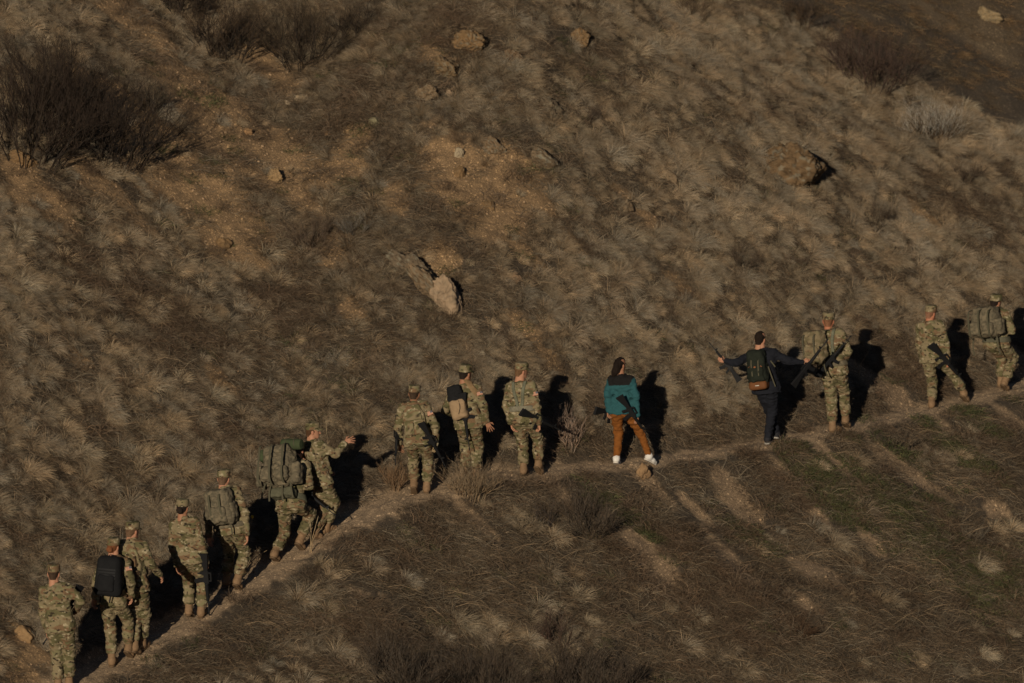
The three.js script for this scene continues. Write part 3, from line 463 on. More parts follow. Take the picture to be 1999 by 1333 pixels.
function person(o) {
  const s = (o.H ?? 1.78) / 1.78, F = o.face * DEG, fw = V(Math.sin(F), 0, -Math.cos(F)), rt = V(Math.cos(F), 0, Math.sin(F)), up = V(0, 1, 0);
  // feet on the ground
  const feet = { L: o.Lf, R: o.Rf }, ft = {};
  for (const k of ['L', 'R']) {
    const [u, v, pitch = 0, yaw = 0, lift = 0, fwd = 0] = feet[k], c = hit(u, v); c.y += lift; if (fwd) { c.addScaledVector(fw, fwd); c.y = height(c.x, c.z) + lift; }
    const a = F + yaw * DEG, h = V(Math.sin(a), 0, -Math.cos(a)), p = pitch * DEG;
    const g2 = c.clone().addScaledVector(h, 0.17); const gy = lift ? c.y : Math.max(height(g2.x, g2.z), c.y - 0.06); const ball = V(g2.x, lerp(c.y, gy, 0.8), g2.z);
    const rise = pitch ? 0 : Math.atan2(ball.y - c.y, 0.17), fd = h.clone().multiplyScalar(Math.cos(p - rise)).addScaledVector(up, -Math.sin(p - rise)), au = h.clone().multiplyScalar(Math.sin(p - rise)).addScaledVector(up, Math.cos(p - rise));
    const heel = ball.clone().addScaledVector(fd, -0.17 * s); ft[k] = { heel, fd, au, side: fd.clone().cross(au), ankle: heel.clone().addScaledVector(fd, 0.04).addScaledVector(au, 0.085) };
  }
  const base = o.base === 'L' ? ft.L.heel : o.base === 'R' ? ft.R.heel : ft.L.heel.clone().lerp(ft.R.heel, 0.5), Z0 = base.z + (o.dz ?? 0);
  const G = new THREE.Group(); G.position.copy(base); const W = p => p.clone().sub(base), at = (a, z = 0) => W(atZ(a[0], a[1], Z0 + (a[2] ?? z)));
  for (const k of ['L', 'R']) { const f = ft[k]; f.heel = W(f.heel); f.ankle = W(f.ankle); }
  const pel = at(o.pel), neck = at(o.neck, -0.1), head = at(o.head, -0.14), tu = neck.clone().sub(pel).normalize(), T = neck.distanceTo(pel);
  const tf = fw.clone().addScaledVector(tu, -fw.dot(tu)).normalize(), tr = tf.clone().cross(tu).normalize();
  const tp = (r, u, f) => pel.clone().addScaledVector(tr, r * s).addScaledVector(tu, u * T).addScaledVector(tf, f * s);
  const sh = { L: tp(-0.178 * (o.female ? 0.93 : 1), 0.865, 0.01), R: tp(0.178 * (o.female ? 0.93 : 1), 0.865, 0.01) }, hip = { L: tp(-0.09, -0.02, 0), R: tp(0.09, -0.02, 0) }, J = {};
  for (const [k, sg] of [['L', -1], ['R', 1]]) {
    const w = at(o[k + 'w']), el = o[k + 'e'] ? at(o[k + 'e']) : ik(sh[k], w, 0.30 * s, 0.27 * s, tr.clone().multiplyScalar(sg * 0.6).addScaledVector(fw, -0.9).addScaledVector(up, -0.5));
    const kn = ik(hip[k], ft[k].ankle, 0.44 * s, 0.43 * s, fw.clone().addScaledVector(rt, sg * 0.12)); J[k] = { w, el, kn, an: ft[k].ankle };
  }
  const wd = o.female ? 0.92 : 1, fat = (o.bulk ?? 1) * s;
  // body (skin): one mesh, with head and hands joined in
  const B = [[tp(-0.07, 0.02, 0), tp(0.07, 0.02, 0), 0.1 * s, 0.1 * s], [tp(-0.045, 0.3, 0), tp(0.045, 0.3, 0), 0.09 * s, 0.09 * s], [tp(-0.07, 0.68, 0), tp(0.07, 0.68, 0), 0.1 * s, 0.1 * s], [tp(-0.12, 0.85, 0), tp(0.12, 0.85, 0), 0.045 * s, 0.045 * s], [tp(0, 0.82, 0), neck.clone().lerp(head, 0.4), 0.06 * s, 0.055 * s]];
  for (const k of ['L', 'R']) B.push([sh[k], J[k].el, 0.042 * s, 0.04 * s], [J[k].el, J[k].w, 0.04 * s, 0.028 * s], [hip[k], J[k].kn, 0.075 * s, 0.052 * s], [J[k].kn, J[k].an, 0.05 * s, 0.038 * s]);
  const sk = skin(o.skin ?? [0.34, 0.17, 0.105]), bodyG = mesh(bones(B, 0.04), bbox(B, 0.03), 0.018, () => o.skin ?? [0.34, 0.17, 0.105]);
  const hf = (o.look ?? o.face) * DEG, hm = new THREE.Matrix4().compose(head, new THREE.Quaternion().setFromEuler(new THREE.Euler((o.nod ?? -8) * DEG, -hf, (o.tilt ?? 0) * DEG, 'YXZ')), V(s, s, s));
  const list = [bodyG, paint(HEAD.clone(), sk).applyMatrix4(hm)];
  for (const [k, sg] of [['L', -1], ['R', 1]]) {
    const d = o[k + 'hd'] ? V(...o[k + 'hd']).normalize() : J[k].w.clone().sub(J[k].el).normalize(), ay = d.clone().negate(); let palm = (o[k + 'palm'] ? V(...o[k + 'palm']) : tr.clone().multiplyScalar(-sg).addScaledVector(tf, -0.5)); palm.addScaledVector(ay, -palm.dot(ay)).normalize();
    const ax = palm, az = ax.clone().cross(ay), g = HANDS[o[k + 'h'] ?? 'relaxed'].clone(); if (sg > 0) { g.scale(1, 1, -1); const ix = g.index; for (let i = 0; i < ix.count; i += 3) { const t = ix.getX(i); ix.setX(i, ix.getX(i + 1)); ix.setX(i + 1, t); } g.computeVertexNormals(); }
    g.applyMatrix4(new THREE.Matrix4().makeBasis(ax, ay, az).scale(V(s * 0.9, s * 0.9, s * 0.9)).setPosition(J[k].w)); list.push(paint(g, plain(o[k + 'glove'] ?? o.skin ?? [0.34, 0.17, 0.105], 0.05)));
  }
  part(G, 'body', mergeGeometries(list), skinMat);
  const hair = part(G, 'hair', paint(HAIR[o.hair ?? 'short'].clone(), plain(o.hairCol ?? [0.045, 0.028, 0.018], 0.35)).applyMatrix4(hm), hairMat);
  if (o.cap) { const cf = camo(o.seed + 9), c = part(G, 'cap', paint(CAP.clone(), cf).applyMatrix4(hm), cloth); part(c, 'visor', paint(VISOR.clone(), cf).applyMatrix4(hm), cloth); }
  // jacket
  const fold = (x, y, z, a) => a * (noise(x * 13 + o.seed, y * 22, z * 13) + 0.5 * noise(x * 30, y * 44 + o.seed, z * 30));
  const TB = [[tp(-0.085 * wd, 0.06, -0.01), tp(0.085 * wd, 0.06, -0.01), 0.128 * fat, 0.128 * fat], [tp(-0.06, 0.3, 0), tp(0.06, 0.3, 0), 0.122 * fat * wd, 0.122 * fat * wd], [tp(-0.085, 0.68, 0), tp(0.085, 0.68, 0), 0.133 * fat * wd, 0.133 * fat * wd], [tp(-0.12, 0.86, 0), tp(0.12, 0.86, 0), 0.078 * s, 0.078 * s], [tp(0, 0.8, 0), tp(0, 1.02, 0.01), 0.115 * s, 0.06 * s]];
  const AB = []; for (const k of ['L', 'R']) { const e = J[k].w.clone().lerp(J[k].el, 0.06); AB.push([sh[k], J[k].el, 0.07 * s, 0.06 * s], [J[k].el, e, 0.06 * s, 0.047 * s]); }
  const tors = bones(TB, 0.07), arm = bones(AB, 0.035), hemY = o.hem ?? -0.14;
  const low = [[tp(-0.08 * wd, -0.2, 0), tp(0.08 * wd, -0.2, 0), 0.137 * fat, 0.137 * fat]], hemF = bones(low, 0.05);
  const axis = (x, y, z) => ((x - pel.x) * tu.x + (y - pel.y) * tu.y + (z - pel.z) * tu.z) / T, ac = (x, y, z) => ((x - pel.x) * tr.x + (y - pel.y) * tr.y + (z - pel.z) * tr.z) / s, dp = (x, y, z) => ((x - pel.x) * tf.x + (y - pel.y) * tf.y + (z - pel.z) * tf.z) / s;
  const torsoF = (x, y, z) => smin(tors(x, y, z), hemF(x, y, z), 0.12);
  const jackF = (x, y, z) => { const a = axis(x, y, z), t = torsoF(x, y, z); let d = smin(Math.max(t, (hemY - a) * T, (a - 1.03) * T), arm(x, y, z), 0.045); if (d < 0.05) d += fold(x, y, z, 0.016); return d; };
  const jc = o.jacket ?? camo(o.seed), jacket = part(G, 'jacket', mesh(jackF, bbox([...TB, ...AB, ...low], 0.03), 0.0115, o.jacket2 ? (x, y, z) => o.jacket2(axis(x, y, z), ac(x, y, z), x, y, z) : jc), cloth);
  // trousers, bloused over the boots
  const LB = [[tp(-0.075, 0.03, -0.015), tp(0.075, 0.03, -0.015), 0.118 * fat, 0.118 * fat]], slim = o.slim ?? 1, cut = o.cut ?? 0.5;
  for (const k of ['L', 'R']) { const c = J[k].an.clone().lerp(J[k].kn, o.cut ?? 0.34); LB.push([hip[k].clone().addScaledVector(tf, -0.02), J[k].kn, 0.112 * s * slim, 0.078 * s * slim], [J[k].kn, c, 0.078 * s * slim, (o.cut ? 0.058 : 0.083) * s * slim]); }
  const legF = bones(LB, 0.05), tc = o.trousers ?? camo(o.seed + 3);
  part(G, 'trousers', mesh((x, y, z) => { let d = legF(x, y, z); if (d < 0.05) d += fold(x, y, z, 0.018); return d; }, bbox(LB, 0.03), 0.0115, tc), cloth);
  // boots
  for (const k of ['L', 'R']) {
    const f = ft[k], P = (a, b, c) => f.heel.clone().addScaledVector(f.fd, a * s).addScaledVector(f.au, b * s).addScaledVector(f.side, c * s), shaft = J[k].an.clone().lerp(J[k].kn, o.shoe ? 0.04 : 0.44);
    const bt = [[P(0.02, 0.055, 0), P(0.15, 0.05, 0), 0.042 * s, 0.044 * s], [P(0.15, 0.045, 0), P(0.215, 0.042, 0), 0.044 * s, 0.036 * s], [P(0.04, 0.06, 0), J[k].an, 0.045 * s, 0.052 * s], [J[k].an, shaft, 0.052 * s, (o.shoe ? 0.045 : 0.06) * s]], bf = bones(bt, 0.03);
    const ah = (x, y, z) => (x - f.heel.x) * f.au.x + (y - f.heel.y) * f.au.y + (z - f.heel.z) * f.au.z;
    const bo = part(G, o.shoe ? 'shoe' : 'boot', mesh((x, y, z) => { const q = bf(x, y, z); return Math.max(q + (q < 0.03 ? 0.003 * noise(x * 45, y * 45, z * 45) : 0), 0.024 - ah(x, y, z)); }, bbox(bt, 0.02), 0.008, plain(o.boot ?? [0.20, 0.125, 0.07], 0.2)), leather);
    const so = [[P(0.02, 0.013, 0), P(0.15, 0.013, 0), 0.046 * s, 0.048 * s], [P(0.15, 0.013, 0), P(0.215, 0.013, 0), 0.048 * s, 0.04 * s]], sf = bones(so, 0.02); part(bo, 'sole', mesh((x, y, z) => Math.max(sf(x, y, z), Math.abs(ah(x, y, z) - 0.013) - 0.013), bbox(so, 0.02), 0.008, plain(o.sole ?? [0.12, 0.078, 0.045], 0.15)), leather);
  }
  // things strapped tight to the torso
  const strip = (name, test, thick, m, col) => part(G, name, mesh((x, y, z) => Math.max(torsoF(x, y, z) - thick, test(axis(x, y, z), ac(x, y, z), dp(x, y, z))), bbox([...TB, ...low], 0.06), 0.01, col ?? (() => [1, 1, 1])), m);
  if (o.belt) strip('belt', (a, r) => (Math.abs(a - o.belt[0]) - o.belt[1]) * T, 0.022, cloth, o.beltCol ?? plain([0.11, 0.11, 0.075], 0.3));
  if (o.harness) strip('harness', (a, r, f) => Math.max(Math.abs(Math.abs(r) - 0.085 - (a - 0.9) * 0.09) - 0.024, (a - 1.0) * T, (0.3 - a) * T), 0.02, cloth, plain([0.115, 0.115, 0.08], 0.3));
  if (o.vest) {
    const v = part(G, 'vest', mesh((x, y, z) => { const a = axis(x, y, z), r = ac(x, y, z); let d = Math.max(torsoF(x, y, z) - 0.035, (o.vest[0] - a) * T, (a - 0.93) * T, (Math.abs(r) - 0.165 + Math.max(0, a - 0.68) * 0.28)); return d + (d < 0.03 ? 0.006 * noise(x * 25, y * 25, z * 25) : 0); }, bbox([...TB], 0.07), 0.011, camo(o.seed + 20)), cloth);
    for (const [r, a, w, h] of o.pouches ?? []) { const c = tp(r, a, -0.165); const q = part(v, 'pouch', paint(new THREE.BoxGeometry(w, h, 0.06, 5, 6, 3), camo(o.seed + 25)), cloth); q.quaternion.setFromRotationMatrix(new THREE.Matrix4().makeBasis(tr, tu, tf.clone().negate())); q.position.copy(c); }
  }
  if (o.sling) { const [c0, ang, w] = o.sling; strip('sling_strap', (a, r, f) => Math.max(Math.abs(r * Math.cos(ang) + (a * T / s) * Math.sin(ang) - c0) - w, f - 0.02), 0.028, cloth, plain([0.21, 0.135, 0.07], 0.2)); }
  if (o.patch) { // flag on the right sleeve
    const a = sh.R.clone().lerp(J.R.el, 0.42), y = sh.R.clone().sub(J.R.el).normalize(), cam = V(0.25, 0.1, 1), n = cam.addScaledVector(y, -cam.dot(y)).normalize(), x = y.clone().cross(n), pg = new THREE.PlaneGeometry(0.088, 0.056, 8, 2), pp = pg.attributes.position;
    for (let i = 0; i < pp.count; i++) pp.setZ(i, -(pp.getX(i) ** 2) / 0.15);
    const q = part(jacket, 'flag_patch', pg, FLAG, 'red and cream striped flag patch on the sleeve'); q.quaternion.setFromRotationMatrix(new THREE.Matrix4().makeBasis(x, y, n)); q.position.copy(a).addScaledVector(n, 0.079 * s);
  }
  top(G, 'person', o.label, 'person', 'hikers in file on the trail');
  return { base, pel: pel.clone().add(base), neck: neck.clone().add(base), tu, tf, tr, T, s, Z0, J, sh, abs: p => p.clone().add(base), back: (r, u, f) => tp(r, u, f).add(base) };
}
// ---------------------------------------------------------------- rifles
const extr = (pts, t, b = 0.004) => { const sh = new THREE.Shape(pts.map(([x, y]) => new THREE.Vector2(x, y))), g = new THREE.ExtrudeGeometry(sh, { depth: t - 2 * b, bevelEnabled: true, bevelThickness: b, bevelSize: b, bevelSegments: 2 }); g.translate(0, 0, -t / 2 + b); return g; };
const cylX = (x0, x1, r, n = 12, r1 = r) => { const g = new THREE.CylinderGeometry(r1, r, x1 - x0, n); g.rotateZ(-Math.PI / 2); g.translate((x0 + x1) / 2, 0, 0); return g; };
const GUN = {
  stock: extr([[0, -0.075], [0, 0.05], [0.26, 0.032], [0.28, 0.03], [0.28, -0.018], [0.24, -0.022]], 0.038), butt_plate: extr([[-0.008, -0.078], [-0.008, 0.052], [0.004, 0.052], [0.004, -0.078]], 0.04, 0.002),
  receiver: extr([[0.27, -0.03], [0.27, 0.036], [0.47, 0.036], [0.47, -0.02], [0.45, -0.042], [0.385, -0.042], [0.37, -0.03]], 0.034), carry_handle: mergeGeometries([extr([[0.29, 0.036], [0.3, 0.088], [0.44, 0.082], [0.45, 0.036], [0.43, 0.036], [0.425, 0.066], [0.32, 0.07], [0.31, 0.036]], 0.018, 0.002)]),
  pistol_grip: extr([[0.29, -0.028], [0.335, -0.03], [0.31, -0.125], [0.27, -0.12]], 0.028), magazine: extr([[0.388, -0.04], [0.447, -0.04], [0.455, -0.11], [0.475, -0.165], [0.42, -0.18], [0.395, -0.115]], 0.022, 0.002),
  handguard: (() => { const p = [new THREE.Vector2(0.001, 0.47), new THREE.Vector2(0.03, 0.475)]; for (let x = 0.49; x < 0.755; x += 0.018) p.push(new THREE.Vector2(0.030 - (x - 0.49) * 0.02, x), new THREE.Vector2(0.027 - (x - 0.49) * 0.02, x + 0.012)); p.push(new THREE.Vector2(0.026, 0.76), new THREE.Vector2(0.001, 0.765)); const g = new THREE.LatheGeometry(p, 14); g.rotateZ(-Math.PI / 2); return g; })(),
  barrel: cylX(0.755, 0.97, 0.0085), front_sight: extr([[0.765, 0.005], [0.79, 0.062], [0.8, 0.062], [0.815, 0.005]], 0.012, 0.002), flash_hider: cylX(0.955, 1.0, 0.0115, 10),
};
const GUNM = { barrel: mat([0.022, 0.022, 0.023], 0.5), receiver: mat([0.014, 0.014, 0.015], 0.55) };
function rifle(butt, muzzle, upHint, label, scale) { // world points
  const d = muzzle.clone().sub(butt), L = scale ?? d.length(), x = d.normalize(), y = upHint.clone().addScaledVector(x, -upHint.dot(x)).normalize(), g = new THREE.Group();
  for (const [n, geo] of Object.entries(GUN)) { const par = n === 'butt_plate' ? g.children.find(c => c.name === 'stock') : n === 'carry_handle' ? g.children.find(c => c.name === 'receiver') : n === 'flash_hider' || n === 'front_sight' ? g.children.find(c => c.name === 'barrel') : g; part(par, n, geo, GUNM[n] ?? gunMat); }
  g.position.copy(butt); g.quaternion.setFromRotationMatrix(new THREE.Matrix4().makeBasis(x, y, x.clone().cross(y))); g.scale.setScalar(L);
  return top(g, 'rifle', label, 'rifle', 'rifles carried by the hikers');
}
// ---------------------------------------------------------------- packs; local frame: x right, y up, z away from the back
function tube(pts, r, flat = 1) { const c = new THREE.CatmullRomCurve3(pts.map(p => V(...p))), g = new THREE.TubeGeometry(c, 20, r, 6); return g; }
function band(pts, w, t, wide = V(1, 0, 0)) { // flat webbing through points
  const c = new THREE.CatmullRomCurve3(pts.map(p => V(...p))), n = 18, P = [], I = []; for (let i = 0; i <= n; i++) { const p = c.getPoint(i / n), tg = c.getTangent(i / n), s = wide.clone().addScaledVector(tg, -wide.dot(tg)).normalize(), m = s.clone().cross(tg).normalize(); for (const [a, b] of [[-1, -1], [1, -1], [1, 1], [-1, 1]]) { const q = p.clone().addScaledVector(s, a * w / 2).addScaledVector(m, b * t / 2); P.push(q.x, q.y, q.z); } if (i) { const o = (i - 1) * 4; for (let k = 0; k < 4; k++) { const l = (k + 1) % 4; I.push(o + k, o + l, o + 4 + k, o + 4 + k, o + l, o + 4 + l); } } }
  const g = new THREE.BufferGeometry(); g.setAttribute('position', new THREE.Float32BufferAttribute(P, 3)); g.setIndex(I); g.computeVertexNormals(); return g;
}
function soft(parent, name, [cx, cy, cz], [a, b, c], r, col, o = {}) { // stuffed fabric block
  const h = o.cell ?? 0.012, f = (x, y, z) => { const k = 1 + (o.taper ?? 0) * (y / b), d = rbox(x / k, y, z - (o.belly ?? 0) * (1 - (y / b) ** 2) * (1 - (x / a) ** 2), a, b, c, r); return d + (d < 0.05 ? (o.wr ?? 0.02) * (noise(x * 11 + cx * 9, y * 15 + cy, z * 11) + 0.5 * noise(x * 28, y * 34, z * 28 + cx)) : 0); };
  const q = 1.15; const g = mesh(f, [V(-a * q - 0.03, -b - 0.03, -c - 0.05), V(a * q + 0.03, b + 0.03, c + 0.08)], h, col); g.translate(cx, cy, cz); return part(parent, name, g, o.mat ?? cloth);
}
function pack(P, label, name, { r = 0, u = 0.6, off = 0.15, roll = 0, lean = 0, yaw = 0 }, build) {
  const g = new THREE.Group(); g.position.copy(P.back(r, u, -off)); g.quaternion.setFromRotationMatrix(new THREE.Matrix4().makeBasis(P.tr, P.tu, P.tf.clone().negate())).multiply(new THREE.Quaternion().setFromEuler(new THREE.Euler(lean, yaw, roll)));
  build(g); return top(g, name, label, 'backpack', 'packs worn by the hikers');
}
// ---------------------------------------------------------------- the hikers, from the lower left up the trail
const LIGHT = [0.38, 0.19, 0.118], MID = [0.30, 0.145, 0.085], TANS = [0.23, 0.115, 0.065];
const pt = (P, u, v, dz) => atZ(u, v, P.Z0 + dz), UP = V(0, 1, 0);
const P1 = person({ seed: 1, H: 1.76, face: 8, pel: [118, 1220], neck: [108, 1139], head: [105, 1119], Lf: [113, 1352], Rf: [134, 1346], Lw: [93, 1233, -0.16], Rw: [150, 1190, -0.25], Re: [158, 1172, -0.02], cap: 1, skin: LIGHT, Lh: 'grip', Rh: 'grip', Rglove: [0.3, 0.17, 0.07],
  label: 'lowest capped soldier at the bottom left corner, back to us, no pack' });
rifle(pt(P1, 158, 1145, -0.24), pt(P1, 84, 1258, -0.26), V(1, 0.6, -0.4), 'rifle across the chest of the lowest soldier at bottom left');
const P2 = person({ seed: 2, H: 1.72, face: 16, look: 28, female: 1, pel: [220, 1169], neck: [226, 1085], head: [222, 1067], Lf: [217, 1302], Rf: [242, 1292, 40, 12], Lw: [184, 1168, -0.05], Rw: [257, 1164, 0.02], cap: 1, hair: 'bun', hairCol: [0.16, 0.06, 0.025], skin: LIGHT, patch: 1,
  label: 'soldier with red hair bun and plain black backpack near the bottom left' });
pack(P2, 'plain black backpack on the red haired soldier', 'backpack', { u: 0.56, off: 0.2 }, g => {
  const K = plain([0.011, 0.011, 0.012], 0.2);
  soft(g, 'main_bag', [0, 0, 0.03], [0.185, 0.28, 0.11], 0.08, K, { taper: -0.1, belly: 0.03, wr: 0.006 }); soft(g, 'front_pocket', [0, -0.09, 0.15], [0.125, 0.12, 0.045], 0.04, K, { wr: 0.005 });
  for (const s of [-1, 1]) part(g, 'shoulder_strap', band([[s * 0.09, 0.2, -0.04], [s * 0.11, 0.24, -0.13], [s * 0.13, 0.12, -0.27], [s * 0.16, -0.1, -0.22], [s * 0.15, -0.2, -0.04]], 0.06, 0.012), blackMat);
  part(g, 'carry_loop', tube([[-0.04, 0.25, -0.02], [-0.03, 0.285, -0.02], [0.03, 0.285, -0.02], [0.04, 0.25, -0.02]], 0.008), blackMat);
  for (const s of [-1, 1]) part(g, 'hanging_webbing', band([[s * 0.07, -0.22, 0.05], [s * 0.07 - 0.02, -0.3, 0.06], [s * 0.07 - 0.03, -0.37, 0.05]], 0.02, 0.003), blackMat);
  for (let k = 0; k < 4; k++) part(g, 'webbing', band([[-0.13, 0.1 - k * 0.04, 0.155], [0, 0.1 - k * 0.04, 0.175], [0.13, 0.1 - k * 0.04, 0.155]], 0.025, 0.004, V(0, 1, 0)), mat([0.016, 0.016, 0.017], 0.7));
});
const P3 = person({ seed: 3, H: 1.83, face: 24, look: 42, pel: [263, 1142], neck: [256, 1052], head: [259, 1036], Lf: [258, 1286, 25], Rf: [276, 1270], Lw: [238, 1134, 0], Rw: [312, 1122, 0.05], cap: 1, skin: LIGHT, hairCol: [0.12, 0.07, 0.04], vest: [0.2], pouches: [[0.09, 0.55, 0.1, 0.15], [-0.07, 0.5, 0.11, 0.16], [0.1, 0.25, 0.12, 0.12]],
  label: 'tall capped soldier in pouched vest, half in the shadow of the red haired soldier' });
const P4 = person({ seed: 4, H: 1.74, face: 14, look: 22, female: 1, pel: [371, 1090], neck: [358, 1011], head: [357, 991], Lf: [366, 1212, 18], Rf: [391, 1208], Lw: [346, 1104, -0.02], Rw: [403, 1098, 0.03], cap: 1, hair: 'bun', hairCol: [0.02, 0.013, 0.01], skin: MID, Rh: 'grip',
  label: 'soldier with dark hair bun under the cap, no pack, rifle hanging at right side' });
rifle(pt(P4, 398, 1082, 0.12), pt(P4, 407, 1180, -0.02), V(0.9, 0.1, 0.2), 'rifle hanging muzzle down beside the dark bunned soldier', 0.95);
const P5 = person({ seed: 5, H: 1.83, face: 22, look: 18, pel: [451, 1031], neck: [437, 950], head: [437, 934], Lf: [438, 1152, 10], Rf: [457, 1160, 35], Lw: [408, 1046, -0.1], Rw: [482, 1044, 0.05], Re: [478, 1002, 0.08], cap: 1, skin: LIGHT, hairCol: [0.11, 0.065, 0.04], belt: [0.1, 0.06], beltCol: ucp(2),
  label: 'capped soldier with compact grey digital camouflage pack, below the big rucksack' });
const ruckStraps = (g, xs, z, y0, y1) => xs.forEach(x => part(g, 'compression_strap', band([[x, y1, z - 0.1], [x, y1 - 0.04, z], [x, (y0 + y1) / 2, z + 0.025], [x, y0 + 0.03, z], [x, y0 - 0.04, z - 0.08]], 0.03, 0.005), strapMat));
const shoulderStraps = (g, h = 0.2) => { for (const s of [-1, 1]) part(g, 'shoulder_strap', band([[s * 0.1, h, -0.02], [s * 0.12, h + 0.06, -0.12], [s * 0.14, h - 0.06, -0.28], [s * 0.16, -0.08, -0.24], [s * 0.17, -0.2, -0.04]], 0.065, 0.014), strapMat); };
pack(P5, 'compact grey digital camouflage pack on the soldier below the big rucksack', 'assault_pack', { r: 0.01, u: 0.56, off: 0.2 }, g => {
  const K = ucp(1); soft(g, 'main_bag', [0, 0, 0.03], [0.2, 0.25, 0.11], 0.06, K, { belly: 0.03 }); soft(g, 'lid', [0, 0.2, 0.04], [0.17, 0.06, 0.12], 0.045, K); soft(g, 'front_pocket', [0, -0.09, 0.155], [0.14, 0.12, 0.05], 0.04, K);
  ruckStraps(g, [-0.08, 0.08], 0.19, -0.2, 0.22); shoulderStraps(g); for (const s of [-1, 1]) soft(g, 'side_pocket', [s * 0.19, -0.06, 0.03], [0.04, 0.12, 0.08], 0.03, K);
  for (const s of [-1, 1]) part(g, 'hanging_webbing', band([[s * 0.12, -0.22, 0.06], [s * 0.14, -0.3, 0.08], [s * 0.13, -0.4, 0.06]], 0.022, 0.003), strapMat);
});
const P6 = person({ seed: 6, H: 1.82, face: 24, pel: [568, 985], neck: [576, 897, -0.38], head: [582, 880, -0.52], nod: -25, Lf: [530, 1104, 30], Rf: [576, 1082, 42, 8], base: 'R', Lw: [556, 930, -0.5], Rw: [597, 908, -0.32], Re: [604, 948, -0.02], cap: 1, skin: LIGHT, belt: [0.12, 0.07], beltCol: plain([0.09, 0.088, 0.06], 0.2), Rh: 'grip', Lh: 'grip', bulk: 1.04,
  label: 'soldier bent under a huge grey green rucksack with rolled mats' });
pack(P6, 'huge grey green rucksack with green rolled mats on the bent soldier', 'rucksack', { r: -0.06, u: 0.62, off: 0.2, roll: 0.03 }, g => {
  const K = ucp(3), GN = plain([0.048, 0.06, 0.03], 0.15);
  soft(g, 'main_bag', [0, 0.02, 0.1], [0.24, 0.28, 0.16], 0.14, K, { belly: 0.04, taper: 0.05, wr: 0.034 }); soft(g, 'lid', [-0.02, 0.27, 0.11], [0.22, 0.09, 0.16], 0.085, K, { wr: 0.03 });
  for (const s of [-1, 1]) soft(g, 'side_pouch', [s * 0.28, -0.08, 0.1], [0.07, 0.16, 0.1], 0.05, K);
  for (const s of [-1, 1]) soft(g, 'front_pouch', [s * 0.12, -0.12, 0.28], [0.1, 0.11, 0.06], 0.055, K, { wr: 0.03 });
  ruckStraps(g, [-0.2, -0.02, 0.18], 0.37, -0.24, 0.33); soft(g, 'hip_pad', [0.04, -0.34, 0.04], [0.2, 0.07, 0.1], 0.05, plain([0.088, 0.085, 0.056], 0.2));
  const roll = new THREE.LatheGeometry([[0.001, -0.16], [0.03, -0.165], [0.032, -0.155], [0.06, -0.163], [0.075, -0.155], [0.08, -0.1], [0.078, 0], [0.08, 0.1], [0.075, 0.155], [0.05, 0.163], [0.04, 0.155], [0.001, 0.16]].map(a => new THREE.Vector2(...a)), 24); roll.rotateZ(Math.PI / 2 - 0.12); roll.translate(0.17, 0.38, 0.1); part(g, 'rolled_mat', paint(roll, GN), cloth, 'rolled green sleeping mat at the top right');
  soft(g, 'rolled_mat', [-0.27, 0.27, 0.02], [0.1, 0.09, 0.09], 0.04, GN);
  for (const x of [0.1, 0.24]) part(g, 'mat_strap', new THREE.TorusGeometry(0.083, 0.007, 6, 24).rotateY(Math.PI / 2).translate(x, 0.385, 0.1), strapMat);
  shoulderStraps(g, 0.24); for (const [x, y] of [[-0.24, -0.5], [0.26, -0.46], [0.1, -0.5], [-0.12, -0.48]]) part(g, 'hanging_webbing', band([[x * 0.8, -0.2, 0.16], [x * 0.95, -0.36, 0.17], [x, y, 0.14]], 0.026, 0.004), strapMat);
});
const P7 = person({ seed: 7, H: 1.76, face: 48, look: 84, pel: [625, 938], neck: [608, 860], head: [611, 841], nod: -2, Lf: [607, 1060, 15], Rf: [633, 1043], Lw: [634, 920, -0.35], Rw: [673, 863, -0.1], Re: [655, 887, 0.02], Rhd: [0.9, 0.25, -0.2], Rpalm: [0.1, -0.5, -1], Rh: 'open', cap: 1, skin: LIGHT, hairCol: [0.08, 0.04, 0.02], vest: [0.1], pouches: [[0.1, 0.4, 0.1, 0.14]], dz: 0,
  label: 'soldier in profile reaching out an open right hand over the trail' });
rifle(pt(P7, 566, 935, 0.1), pt(P7, 640, 994, 0.22), V(0.4, 1, 0), 'slung rifle whose barrel pokes out below the reaching soldier', 0.86);
const P8 = person({ seed: 8, H: 1.74, face: 6, look: 14, pel: [817, 858], neck: [806, 784], head: [809, 768], Lf: [806, 968, 45], Rf: [832, 964], Lw: [780, 866, -0.12], Rw: [851, 868, 0.04], Re: [850, 832, 0.04], cap: 1, skin: TANS, vest: [0.16], patch: 1, pouches: [[0, 0.66, 0.24, 0.13], [-0.08, 0.34, 0.12, 0.17], [0.08, 0.34, 0.12, 0.17]], Rh: 'grip', Rglove: [0.25, 0.18, 0.1], bulk: 1.05,
  label: 'stocky soldier in tactical vest carrying two rifles, leftmost of the middle three' });
rifle(pt(P8, 824, 826, 0.27), pt(P8, 864, 900, 0.06), V(0.8, 0.5, 0.3), 'rifle at the right hip of the stocky vested soldier', 0.85);
rifle(pt(P8, 777, 812, -0.16), pt(P8, 773, 884, 0.1), V(-0.7, 0.1, 0.7), 'rifle hanging at the left side of the stocky vested soldier', 0.75);
